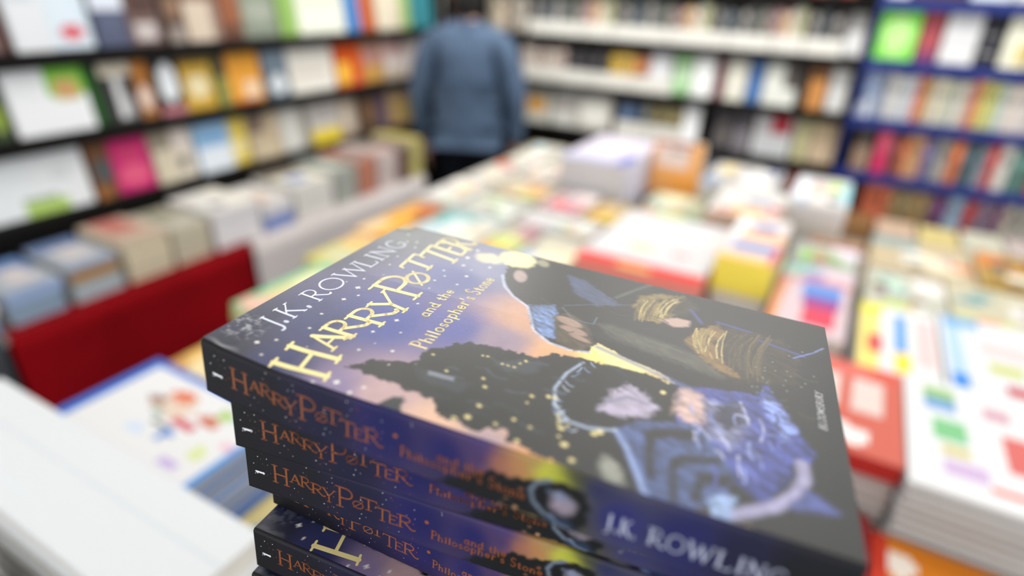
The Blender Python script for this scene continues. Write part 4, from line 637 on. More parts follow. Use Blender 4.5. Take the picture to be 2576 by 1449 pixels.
('l',[(82.2,145.3),(82.6,147.2),(82.4,149.0),(81.6,150.9)],(46,52,60),0.3964341999961991,0.5,0,0),
('l',[(89.6,87.2),(85.8,91.8),(84.3,95.9),(85.3,99.8)],(58,60,54),0.3551622411641753,0.5,0,0),
('l',[(33.6,168.5),(32.1,170.4),(31.6,172.5),(32.1,174.8)],(40,44,66),0.4951003959148751,0.5,0,0),
('l',[(69.4,131.1),(69.7,133.2),(69.8,135.3),(69.8,137.4)],(46,52,60),0.32942173261667645,0.5,0,0),
('l',[(30.8,154.3),(30.9,155.3),(31.2,156.3),(31.6,157.3)],(46,52,60),0.5097957417184577,0.5,0,0),
('l',[(99.1,131.3),(99.0,133.5),(98.2,135.7),(96.5,137.8)],(46,52,60),0.6476238477788177,0.5,0,0),
('l',[(93.6,114.9),(92.7,117.3),(92.7,119.7),(93.7,122.0)],(58,60,54),0.3070848963360458,0.5,0,0),
('l',[(58.5,184.7),(57.2,186.4),(56.9,188.4),(57.8,190.7)],(58,60,54),0.3705612478391605,0.5,0,0),
('l',[(53.8,121.2),(54.0,124.4),(53.1,127.6),(51.0,130.9)],(40,44,66),0.422531835463067,0.5,0,0),
('l',[(22.9,158.1),(23.1,159.7),(23.5,161.2),(24.1,162.9)],(40,44,66),0.34327688467309064,0.5,0,0),
('l',[(69.2,102.4),(68.6,103.9),(68.6,105.3),(69.4,106.5)],(46,52,60),0.6091584411406461,0.5,0,0),
('l',[(39.2,86.2),(38.2,88.1),(38.2,89.7),(39.2,91.2)],(44,54,58),0.9306187919122982,0.5,0,0),
('l',[(43.0,98.5),(43.6,100.5),(44.1,102.5),(44.5,104.6)],(54,62,70),0.9501407446893285,0.5,0,0),
('l',[(9.9,91.4),(10.8,93.0),(11.0,94.7),(10.6,96.7)],(44,54,58),0.6350616602650943,0.5,0,0),
('l',[(24.0,79.6),(23.9,80.7),(24.0,81.7),(24.1,82.7)],(54,62,70),0.771228936812594,0.5,0,0),
('l',[(9.4,100.3),(8.3,102.4),(8.0,104.4),(8.5,106.4)],(34,42,46),0.581887290068269,0.5,0,0),
('l',[(31.2,108.1),(31.2,110.0),(31.0,112.0),(30.6,114.0)],(54,62,70),0.8576025962280915,0.5,0,0),
('l',[(24.3,115.3),(23.9,116.3),(24.1,117.2),(24.9,118.1)],(44,54,58),0.469176893501588,0.5,0,0),
('l',[(14.6,89.0),(15.0,90.1),(15.4,91.2),(15.7,92.3)],(44,54,58),0.6998951286996682,0.5,0,0),
('l',[(18.3,114.7),(19.0,116.0),(19.2,117.3),(18.9,118.8)],(34,42,46),0.6610162753704067,0.5,0,0),
('l',[(33.3,95.3),(33.2,97.2),(32.7,99.0),(32.0,101.0)],(34,42,46),0.44729486156041726,0.5,0,0),
('l',[(52.1,113.8),(50.2,116.2),(49.8,118.4),(50.9,120.6)],(44,54,58),0.5906165892718416,0.5,0,0),
('l',[(15.4,92.3),(14.9,93.5),(14.7,94.8),(14.7,96.0)],(44,54,58),0.4497321472363357,0.5,0,0),
('l',[(17.3,102.1),(16.9,103.2),(16.7,104.2),(16.8,105.2)],(34,42,46),0.9618417861042804,0.5,0,0),
('l',[(27.3,75.7),(28.0,76.7),(28.1,77.9),(27.7,79.2)],(54,62,70),0.7360671029353547,0.5,0,0),
('l',[(38.7,108.7),(38.7,109.8),(38.5,110.9),(38.0,112.0)],(44,54,58),0.7522488213326821,0.5,0,0),
('l',[(25.0,97.1),(24.9,99.3),(25.4,101.4),(26.5,103.3)],(54,62,70),0.9496486735583926,0.5,0,0),
('l',[(32.4,87.6),(30.3,90.4),(29.7,92.9),(30.5,95.3)],(54,62,70),0.758860640171184,0.5,0,0),
('l',[(41.8,115.0),(41.1,116.2),(41.1,117.3),(41.8,118.4)],(44,54,58),0.8453224270679287,0.5,0,0),
('l',[(17.4,96.8),(17.9,98.0),(17.8,99.3),(17.2,100.7)],(44,54,58),0.5776157339839036,0.5,0,0),
('l',[(12.3,106.9),(11.3,109.4),(11.0,111.9),(11.2,114.4)],(54,62,70),0.42510267255819273,0.5,0,0),
('l',[(38.8,91.4),(38.2,93.6),(38.8,95.4),(40.7,96.9)],(34,42,46),0.764390371029479,0.5,0,0),
('l',[(22.0,124.3),(21.4,125.6),(21.3,126.9),(21.8,128.1)],(54,62,70),0.5886204720024355,0.5,0,0),
('l',[(13.1,78.2),(12.4,80.2),(12.6,81.9),(13.7,83.3)],(34,42,46),0.6458745354584075,0.5,0,0),
('l',[(5.3,86.6),(5.2,88.9),(4.8,91.3),(4.2,93.8)],(44,54,58),0.639871545984785,0.5,0,0),
('l',[(32.1,83.9),(31.9,85.0),(32.2,86.0),(32.8,86.8)],(44,54,58),0.5736357735085564,0.5,0,0),
('l',[(44.5,95.8),(45.5,98.2),(45.4,100.8),(44.3,103.7)],(44,54,58),0.7824839690320318,0.5,0,0),
('l',[(53.1,117.6),(52.2,118.2),(51.6,118.8),(51.2,119.5)],(176,194,222),0.35,0.3,0,0),
('l',[(49.2,116.2),(48.1,117.0),(47.4,117.9),(47.1,118.8)],(120,140,180),0.35,0.3,0,0),
('l',[(45.3,114.7),(46.2,115.1),(47.3,115.4),(48.6,115.5)],(176,194,222),0.35,0.3,0,0),
('l',[(42.0,113.9),(42.8,114.8),(44.0,115.4),(45.6,115.8)],(120,140,180),0.35,0.3,0,0),
('l',[(38.5,112.8),(37.5,113.8),(36.9,114.8),(36.8,115.9)],(176,194,222),0.35,0.3,0,0),
('l',[(35.7,112.7),(34.7,113.6),(34.1,114.4),(33.9,115.3)],(206,216,236),0.35,0.3,0,0),
('l',[(32.4,111.8),(31.9,112.8),(31.9,113.8),(32.2,114.8)],(120,140,180),0.35,0.3,0,0),
('l',[(29.9,112.0),(29.0,112.6),(28.3,113.3),(27.9,114.0)],(206,216,236),0.35,0.3,0,0),
('l',[(27.7,112.7),(27.4,113.5),(27.4,114.2),(27.8,114.9)],(120,140,180),0.35,0.3,0,0),
('l',[(25.4,113.2),(25.0,113.9),(24.9,114.5),(25.1,115.2)],(206,216,236),0.35,0.3,0,0),
('l',[(23.1,113.5),(22.3,114.3),(21.9,115.2),(21.8,116.2)],(120,140,180),0.35,0.3,0,0),
('l',[(21.2,114.5),(21.6,115.5),(22.4,116.2),(23.5,116.8)],(206,216,236),0.35,0.3,0,0),
('l',[(19.8,116.2),(19.4,116.8),(19.3,117.4),(19.4,118.0)],(206,216,236),0.35,0.3,0,0),
('l',[(18.2,117.7),(18.8,118.2),(19.6,118.7),(20.6,118.9)],(206,216,236),0.35,0.3,0,0),
('l',[(16.9,119.4),(16.4,120.2),(16.1,120.9),(16.2,121.7)],(120,140,180),0.35,0.3,0,0),
('l',[(15.7,121.4),(16.0,121.9),(16.5,122.3),(17.1,122.6)],(206,216,236),0.35,0.3,0,0),
('e',[(67.1,172.1),(67.1,172.4),(66.7,172.1)],(120,124,120),0.3,0,0,0),
('e',[(83.3,182.1),(83.3,182.4),(82.8,182.1)],(120,124,120),0.3,0,0,0),
('e',[(73.3,193.1),(73.4,193.4),(72.9,193.1)],(120,124,120),0.3,0,0,0),
('e',[(73.7,174.0),(73.7,174.3),(73.3,174.0)],(120,124,120),0.3,0,0,0),
('e',[(71.6,175.3),(71.6,175.6),(71.2,175.3)],(120,124,120),0.3,0,0,0),
('e',[(76.5,181.5),(76.5,181.8),(76.0,181.5)],(120,124,120),0.3,0,0,0),
('e',[(69.7,181.7),(69.7,182.0),(69.2,181.7)],(120,124,120),0.3,0,0,0),
('e',[(66.4,170.5),(66.4,170.8),(65.9,170.5)],(120,124,120),0.3,0,0,0),
('e',[(65.6,173.9),(65.6,174.2),(65.2,173.9)],(120,124,120),0.3,0,0,0),
('e',[(87.3,177.2),(87.3,177.5),(86.8,177.2)],(120,124,120),0.3,0,0,0),
('e',[(74.5,173.8),(74.5,174.1),(74.1,173.8)],(120,124,120),0.3,0,0,0),
('e',[(74.9,186.5),(74.9,186.8),(74.4,186.5)],(120,124,120),0.3,0,0,0),
('e',[(77.9,187.9),(77.9,188.2),(77.4,187.9)],(120,124,120),0.3,0,0,0),
('e',[(73.0,175.8),(73.1,176.0),(72.6,175.8)],(120,124,120),0.3,0,0,0),
('e',[(81.5,174.5),(81.5,174.8),(81.0,174.5)],(120,124,120),0.3,0,0,0),
('e',[(80.4,183.3),(80.5,183.6),(80.0,183.3)],(120,124,120),0.3,0,0,0),
('e',[(101.4,188.0),(101.4,188.3),(100.9,188.0)],(120,124,120),0.3,0,0,0),
('e',[(79.3,174.5),(79.3,174.8),(78.8,174.5)],(120,124,120),0.3,0,0,0),
('e',[(80.3,171.4),(80.3,171.7),(79.9,171.4)],(120,124,120),0.3,0,0,0),
('e',[(84.7,191.1),(84.7,191.4),(84.2,191.1)],(120,124,120),0.3,0,0,0),
('e',[(104.9,193.1),(104.9,193.4),(104.3,193.1)],(120,124,120),0.3,0,0,0),
('e',[(95.6,183.1),(95.6,183.4),(95.1,183.1)],(120,124,120),0.3,0,0,0),
('e',[(72.7,180.7),(72.8,181.0),(72.3,180.7)],(120,124,120),0.3,0,0,0),
('e',[(107.6,195.2),(107.6,195.5),(107.0,195.2)],(120,124,120),0.3,0,0,0),
('e',[(66.3,177.0),(66.4,177.3),(65.9,177.0)],(120,124,120),0.3,0,0,0),
('e',[(81.4,178.1),(81.4,178.4),(80.9,178.1)],(120,124,120),0.3,0,0,0)]
# ---------------------------------------------------------------- lettering (stroke alphabet)
def arc(cx, cy, rx, ry, a0, a1, n=10): return [(cx + rx * math.cos(math.radians(a0 + (a1 - a0) * i / n)), cy + ry * math.sin(math.radians(a0 + (a1 - a0) * i / n))) for i in range(n + 1)]
def sf(x, y, h=.14): return ([(x - h, y), (x + h, y)], .5)
G = {
 'H': [([(.2, 0), (.2, 1)], 1), ([(.8, 0), (.8, 1)], 1), ([(.2, .52), (.8, .52)], .7), sf(.2, 0), sf(.2, 1), sf(.8, 0), sf(.8, 1)],
 'A': [([(.12, 0), (.5, 1)], .6), ([(.5, 1), (.86, 0)], 1.1), ([(.25, .34), (.74, .34)], .5), sf(.12, 0), sf(.86, 0)],
 'R': [([(.2, 0), (.2, 1)], 1), ([(.2, 1), (.45, 1)] + arc(.45, .75, .3, .25, 90, -90) + [(.2, .5)], .75), ([(.42, .5), (.7, .18), (.84, .03), (1.0, .0), (1.06, .07)], .9), sf(.2, 0), sf(.14, 1)],
 'Y': [([(.1, 1), (.5, .48)], 1), ([(.9, 1), (.5, .48)], .6), ([(.5, .48), (.5, 0)], .9), sf(.1, 1), sf(.9, 1, .1), sf(.5, 0)],
 'P': [([(.22, 0), (.22, 1)], 1), ([(.22, 1), (.5, 1)] + arc(.5, .74, .36, .26, 90, -90) + [(.22, .48)], .8), sf(.22, 0, .18), sf(.14, 1)],
 'O': [(arc(.5, .5, .44, .5, 0, 360, 24), .85)],
 'Q': [(arc(.5, .5, .42, .46, 0, 360, 24), .8), ([(.12, .02), (.88, 1.0)], .5)],
 'T': [([(.5, 0), (.5, 1)], 1), ([(.06, .86), (.08, 1), (.92, 1), (.94, .86)], .65), sf(.5, 0, .16)],
 'E': [([(.2, 0), (.2, 1)], 1), ([(.14, 1), (.82, 1), (.84, .86)], .6), ([(.2, .52), (.66, .52)], .55), ([(.14, 0), (.84, 0), (.88, .16)], .6)],
 'J': [([(.6, 1), (.6, .05)] + arc(.36, .0, .24, .22, 0, -110, 6), 1), sf(.6, 1)],
 '.': [(arc(.4, .07, .06, .06, 0, 360, 6), 1.2)],
 'K': [([(.2, 0), (.2, 1)], 1), ([(.85, 1), (.2, .42)], .55), ([(.4, .6), (.92, 0)], 1), sf(.2, 0), sf(.2, 1), sf(.84, 1, .1), sf(.92, 0, .1)],
 'W': [([(.06, 1), (.3, 0)], 1), ([(.3, 0), (.5, .9)], .55), ([(.5, .9), (.72, 0)], 1), ([(.72, 0), (.95, 1)], .55), sf(.06, 1, .08), sf(.95, 1, .08), sf(.5, .93, .06)],
 'L': [([(.2, 0), (.2, 1)], 1), ([(.1, 0), (.85, 0), (.9, .18)], .6), sf(.2, 1)],
 'I': [([(.5, 0), (.5, 1)], 1), sf(.5, 0, .22), sf(.5, 1, .22)],
 'N': [([(.16, 0), (.16, 1)], .6), ([(.16, 1), (.84, 0)], 1), ([(.84, 0), (.84, 1)], .6), sf(.16, 0, .1), sf(.12, 1, .1), sf(.84, 1, .1)],
 'G': [(arc(.52, .5, .42, .5, 50, 330, 18), .9), ([(.88, .25), (.88, .45), (.62, .45)], .6)],
 'B': [([(.2, 0), (.2, 1)], 1), ([(.2, 1), (.45, 1)] + arc(.45, .76, .28, .24, 90, -90) + [(.2, .52)], .8), ([(.45, .52)] + arc(.48, .26, .34, .26, 90, -90) + [(.2, 0)], .8)],
 'M': [([(.1, 0), (.14, 1)], .8), ([(.14, 1), (.5, .15)], 1), ([(.5, .15), (.86, 1)], .8), ([(.86, 1), (.9, 0)], 1)],
 'S': [(arc(.5, .76, .32, .24, 30, 270, 12) + arc(.5, .26, .34, .26, 90, -150, 12)[1:], .9)],
 'U': [([(.16, 1), (.16, .35)] + arc(.5, .33, .34, .33, 180, 360, 10) + [(.84, 1)], .9)],
 'a': [(arc(.42, .21, .32, .21, 0, 360, 14), .85), ([(.76, .46), (.76, .05), (.92, .02)], 1), (arc(.46, .36, .3, .12, 10, 160, 6), .7)],
 'n': [([(.2, 0), (.2, .46)], 1), (arc(.5, .26, .28, .2, 160, 0, 8) + [(.78, 0)], .9), sf(.2, 0, .12), sf(.14, .46, .08), sf(.78, 0, .12)],
 'd': [(arc(.42, .23, .32, .23, 0, 360, 14), .85), ([(.76, .74), (.76, 0), (.9, 0)], 1), sf(.7, .74, .08)],
 't': [([(.45, .62), (.45, .08), (.6, .0), (.8, .06)], 1), ([(.15, .44), (.82, .44)], .6)],
 'h': [([(.2, 0), (.2, .76)], 1), (arc(.5, .26, .28, .2, 160, 0, 8) + [(.78, 0)], .9), sf(.2, 0, .12), sf(.12, .76, .08), sf(.78, 0, .12)],
 'e': [([(.16, .25), (.82, .25)] + arc(.49, .24, .33, .23, 5, 320, 14), .85)],
 'i': [([(.5, 0), (.5, .46)], 1), sf(.5, 0, .22), sf(.42, .46, .12), (arc(.5, .64, .05, .04, 0, 360, 6), 1.2)],
 'l': [([(.5, 0), (.5, .76)], 1), sf(.5, 0, .24), sf(.42, .76, .12)],
 'o': [(arc(.5, .23, .36, .23, 0, 360, 16), .9)],
 's': [(arc(.5, .34, .26, .12, 30, 270, 8) + arc(.5, .11, .28, .11, 90, -150, 8)[1:], .85)],
 'p': [([(.2, -.24), (.2, .46)], 1), (arc(.52, .23, .32, .23, 150, -150, 12), .85), sf(.2, -.24, .14), sf(.14, .46, .08)],
 'r': [([(.25, 0), (.25, .46)], 1), (arc(.58, .3, .3, .16, 160, 50, 6), 1), sf(.25, 0, .18), sf(.18, .46, .08)],
 "'": [([(.5, .8), (.42, .56)], .9)], ' ': []}
ADV = {'i': .55, 'l': .55, 't': .75, 'r': .8, 'I': .5, 'J': .75, '.': .45, "'": .45, ' ': .6, 'W': 1.45, 'O': 1.1, 's': .8, 'M': 1.2, 'N': 1.05}
class Ink:
    """strokes collected in surface millimetres, then laid on the surface"""
    def __init__(s): s.P = []; s.F = []
    def stroke(s, pts, w):
        pts = [Vector(p) for p in pts]; n = len(pts); h = w / 2
        for i in range(n - 1):
            d = pts[i + 1] - pts[i]
            if d.length < 1e-6: continue
            q = Vector((-d.y, d.x)).normalized() * h; k = len(s.P)
            m = max(1, int(d.length / 2.5))                          # short pieces, so that the ink follows a bowed surface
            for j in range(m + 1): c = pts[i] + d * j / m; s.P += [tuple(c + q), tuple(c - q)]
            s.F += [(k + 2 * j, k + 2 * j + 1, k + 2 * j + 3, k + 2 * j + 2) for j in range(m)]
        for p in pts: s.dot(p, h)
    def dot(s, p, r, n=8):
        k = len(s.P); s.P += [(p[0] + r * math.cos(6.28318 * i / n), p[1] + r * math.sin(6.28318 * i / n)) for i in range(n)]; s.F.append(tuple(range(k, k + n)))
    def glyph(s, ch, TL, TR, BL, BR, w):
        TL, TR, BL, BR = map(Vector, (TL, TR, BL, BR))
        mp = lambda x, y: (BL + (BR - BL) * x) * (1 - y) + (TL + (TR - TL) * x) * y
        for pts, k in G[ch]: s.stroke([mp(*p) for p in pts], w * k)
    def line(s, text, a0, a1, base, cap, w, dbase=0, slant=0, sign=1):
        """text from a0 to a1 along the first axis; second axis grows downwards from the baseline"""
        adv = [ADV.get(c, 1) for c in text]; tot = sum(adv); a = a0; k = (a1 - a0) / tot
        for c, ad in zip(text, adv):
            b = base + dbase * (a - a0) / (a1 - a0); wd = ad * k * .9; m = slant * cap
            s.glyph(c, (a + m, b - cap), (a + wd + m, b - cap), (a, b), (a + wd, b), w); a += ad * k
    def build(s, name, m, place, parent):
        V = [place(*p) for p in s.P]; return mesh_obj(name, V, s.F, m, parent)
# ---------------------------------------------------------------- the foreground paperbacks
L_, W_, T_ = 198.0, 129.0, 21.0
SAGX = [0, 10, 30, 55, 80, 110, 145, 177, 198]; SAGZ = [0, 1.6, 3.2, 3.0, 2.4, 2.0, 2.0, .9, 0]
def sag(x, y, on): return float(np.interp(x, SAGX, SAGZ)) * max(0, 1 - max(y, 0) / 70) if on else 0.
def sagv(x, y, on): return np.interp(x, SAGX, SAGZ) * np.clip(1 - np.clip(y, 0, None) / 70, 0, 1) if on else 0 * x
def place3(x, y, z): return ((x - L_ / 2) / 1000, (y - W_ / 2) / 1000, z / 1000)
def on_cover(bow, h=.05): return lambda s, t: place3(t, s, T_ + h - sag(t, s, bow))
def on_spine(bow, h=.05): return lambda x, d: place3(x, -h, T_ - d - sag(x, 0, bow))
def vnoise(x, y, seed, oct=4):
    o = np.zeros_like(x); a = 1; f = .22
    for k in range(oct):
        r = np.random.RandomState(seed * 13 + k); g = r.rand(64, 64); X = x * f + 7.3 * k; Y = y * f + 3.1 * k
        i = np.floor(X).astype(int); j = np.floor(Y).astype(int); u = X - i; v = Y - j; u = u * u * (3 - 2 * u); v = v * v * (3 - 2 * v); i %= 64; j %= 64; i1 = (i + 1) % 64; j1 = (j + 1) % 64
        o += a * ((g[i, j] * (1 - u) + g[i1, j] * u) * (1 - v) + (g[i, j1] * (1 - u) + g[i1, j1] * u) * v - .5); a *= .55; f *= 2.1
    return o
def poly_sd(X, Y, P):
    """signed distance, inside positive"""
    d = np.full(X.shape, 1e9); ins = np.zeros(X.shape, bool); n = len(P)
    for i in range(n):
        x0, y0 = P[i]; x1, y1 = P[(i + 1) % n]; ex_, ey_ = x1 - x0, y1 - y0; q = np.clip(((X - x0) * ex_ + (Y - y0) * ey_) / (ex_ * ex_ + ey_ * ey_ + 1e-9), 0, 1)
        d = np.minimum(d, (X - x0 - q * ex_) ** 2 + (Y - y0 - q * ey_) ** 2)
        if y0 != y1: ins ^= ((y0 > Y) != (y1 > Y)) & (X < (x1 - x0) * (Y - y0) / (y1 - y0) + x0)
    return np.where(ins, 1, -1) * np.sqrt(d)
def line_sd(X, Y, P):
    d = np.full(X.shape, 1e9)
    for (x0, y0), (x1, y1) in zip(P, P[1:]):
        ex_, ey_ = x1 - x0, y1 - y0; q = np.clip(((X - x0) * ex_ + (Y - y0) * ey_) / (ex_ * ex_ + ey_ * ey_ + 1e-9), 0, 1)
        d = np.minimum(d, (X - x0 - q * ex_) ** 2 + (Y - y0 - q * ey_) ** 2)
    return np.sqrt(d)
def linv(c): return np.array(lin(c))
def paint(X, Y, sky, art):
    """printed night landscape, colours in linear light"""
    wsum = np.zeros(X.shape); col = np.zeros(X.shape + (3,))
    for (sx, sy), c in sky:
        wt = 1 / (((X - sx) ** 2 + (Y - sy) ** 2) + 12) ** 1.8; wsum += wt; col += wt[..., None] * linv(c)
    col /= wsum[..., None]; col *= (1 + .1 * vnoise(X, Y, 99))[..., None]
    XX, YY = X, Y
    for k, l in enumerate(art):
        kind = l[0]; xs = [p[0] for p in l[1]]; ys = [p[1] for p in l[1]]
        if kind == 'e': g = 1.3 * max(math.dist(l[1][0], l[1][1]), math.dist(l[1][0], l[1][2])) + 3
        else: g = (l[3] if kind == 'l' else 0) + 5
        m = (XX > min(xs) - g) & (XX < max(xs) + g) & (YY > min(ys) - g) & (YY < max(ys) + g)
        if not m.any(): continue
        X, Y = XX[m], YY[m]
        if kind == 'p': sd = poly_sd(X, Y, l[1]); soft, nz, seed, tex = l[3:7]
        elif kind == 'l': sd = l[3] / 2 - line_sd(X, Y, l[1]); soft = l[4]; nz, seed, tex = .12, k, .2
        else:
            (cx, cy), (px, py), (qx, qy) = l[1]; det = (px - cx) * (qy - cy) - (qx - cx) * (py - cy)
            if abs(det) < 1e-6: continue
            u = ((qy - cy) * (X - cx) - (qx - cx) * (Y - cy)) / det; v = (-(py - cy) * (X - cx) + (px - cx) * (Y - cy)) / det
            sd = (1 - np.sqrt(u * u + v * v)) * max(.4, min(math.hypot(px - cx, py - cy), math.hypot(qx - cx, qy - cy))); soft = l[3]; nz, seed, tex = l[4], k, .1
        if nz: sd = sd + nz * vnoise(X * 2.2, Y * 2.2, seed + 1) * 1.3
        al = np.clip(sd / max(soft, .2) * .5 + .5, 0, 1)[..., None]
        c = linv(l[2]) * np.ones(X.shape + (3,))
        if tex: c = c * np.clip(1 + tex * 1.6 * vnoise(X * 2.6 + Y * 1.2, Y * 1.1 - X * .4, seed + 5), .15, 2.2)[..., None]
        col[m] = col[m] * (1 - al) + c * al
    return np.clip(col, 0, 1)
def painted_grid(name, us, vs, pos, col, m, parent, flip=False):
    """us,vs: sample lines; colour per vertex"""
    nu, nv = len(us), len(vs); U, V = np.meshgrid(us, vs); P = pos(U, V).reshape(-1, 3)
    idx = np.arange(nu * nv).reshape(nv, nu); q = np.stack([idx[:-1, :-1], idx[:-1, 1:], idx[1:, 1:], idx[1:, :-1]], -1).reshape(-1, 4)
    if flip: q = q[:, ::-1]
    me = bpy.data.meshes.new(name); me.vertices.add(len(P)); me.vertices.foreach_set('co', P.astype(np.float32).ravel())
    me.loops.add(q.size); me.loops.foreach_set('vertex_index', q.ravel().astype(np.int32)); me.polygons.add(len(q)); me.polygons.foreach_set('loop_start', np.arange(0, q.size, 4, dtype=np.int32)); me.polygons.foreach_set('loop_total', np.full(len(q), 4, np.int32))
    me.update(calc_edges=True); me.validate()
    a = me.color_attributes.new('Col', 'FLOAT_COLOR', 'POINT'); a.data.foreach_set('color', np.concatenate([col(U, V).reshape(-1, 3), np.ones((nu * nv, 1))], 1).astype(np.float32).ravel())
    me.materials.append(m); me.polygons.foreach_set('use_smooth', [True] * len(me.polygons)); return me
STARS = [(9.3, 14.4, .9), (13.7, 18.5, .6), (4.9, 20.0, .55), (25.3, 22.9, .6), (35.0, 20.7, .6), (47.9, 21.2, .9), (58.3, 20.5, 1.1), (53.2, 24.1, .6), (65.8, 18.4, .6), (36.4, 14.8, .5), (22.6, 44.8, .6), (28.4, 47.4, .35), (34.3, 42.8, .7), (44.8, 46.1, .9), (38.4, 51.6, .5), (27.2, 55.0, .7), (59.2, 46.8, .6), (72.4, 44.7, .4), (80.1, 43.1, .6), (90.9, 41.9, .6), (86.2, 44.7, .5), (81.7, 52.7, .6), (91.1, 52.6, .9), (100.5, 46.7, .9), (109.2, 44.7, 1.2), (119.6, 45.1, 1.0), (105.2, 57.4, .8), (97.9, 51.7, .5), (1.6, 42.3, .6), (4.7, 48.8, 1.1), (6.2, 57.6, .7), (2.2, 55.2, .8), (83.2, 19.7, .5), (92.7, 18.0, .5), (106.0, 19.4, .6), (112, 17, .7), (110, 13, .6), (118, 9, .6), (16, 29, .3), (60, 14, .35), (73, 23, .3), (20, 58, .35)]
R_ = random.Random(11)
SPST = [(R_.uniform(2, 78), R_.uniform(1.5, 18.8), R_.choice((.14, .18, .2, .25))) for _ in range(64)]
SPSKY = [((0, 10), (12, 11, 13)), ((22, 10), (15, 14, 24)), ((45, 10), (20, 19, 48)), ((70, 8), (24, 23, 80)), ((90, 8), (25, 25, 86)), ((100, 6), (60, 44, 92)), ((106, 6), (150, 96, 74)), ((112, 5), (170, 116, 76)), ((119, 2.6), (190, 194, 60)), ((123, 3.8), (176, 180, 56)), ((116, .5), (150, 110, 80)), ((128, 1), (30, 30, 40)), ((126, .5), (60, 60, 40)), ((133, 3), (30, 32, 80)), ((100, 1), (60, 48, 100)), ((96, 17), (26, 27, 60)), ((128, 12), (22, 24, 40)), ((140, 10), (34, 36, 98)), ((158, 10), (30, 31, 84)), ((172, 10), (24, 24, 52)), ((185, 10), (18, 18, 24)), ((198, 10), (16, 16, 18))]
SPART = [('p', [(86, 20.3), (92, 16.5), (97, 13.5), (103, 8.8), (105, 8.6), (108, 9.6), (113, 8), (119, 6.2), (124, 5.2), (131, 5), (133, 10), (131, 20.3)], (15, 17, 18), .5, 1.2, 3, 0), ('e', [(122.5, 12.5), (129, 12.5), (122.5, 20)], (13, 15, 17), .6, .6, 0, 0), ('l', [(121, 5.4), (117.3, 7.4), (115.8, 10.8), (117, 14.6), (120.5, 17.6), (123, 18)], (118, 130, 146), .8, .7, 0, 0),
 ('e', [(125.5, 12.3), (128.8, 13.5), (124.2, 15.6)], (140, 128, 140), 1.4, .8, 0, 0), ('e', [(124, 9.6), (126.4, 10), (124, 10.8)], (120, 126, 150), .8, .8, 0, 0), ('p', [(122, 17.4), (128, 16.8), (131, 20.3), (121, 20.3)], (36, 48, 70), .8, .6, 5, 0), ('l', [(122.4, 17.4), (124.5, 19.4), (128, 20.2)], (120, 136, 160), .5, .5, 0, 0),
 ('e', [(112, 19.3), (112.6, 19.3), (112, 19.8)], (196, 150, 110), .3, 0, 0, 0), ('e', [(109, 17), (109.5, 17), (109, 17.4)], (120, 90, 60), .3, 0, 0, 0), ('e', [(113, 12), (113.6, 12), (113, 12.6)], (130, 80, 50), .4, 0, 0, 0)]
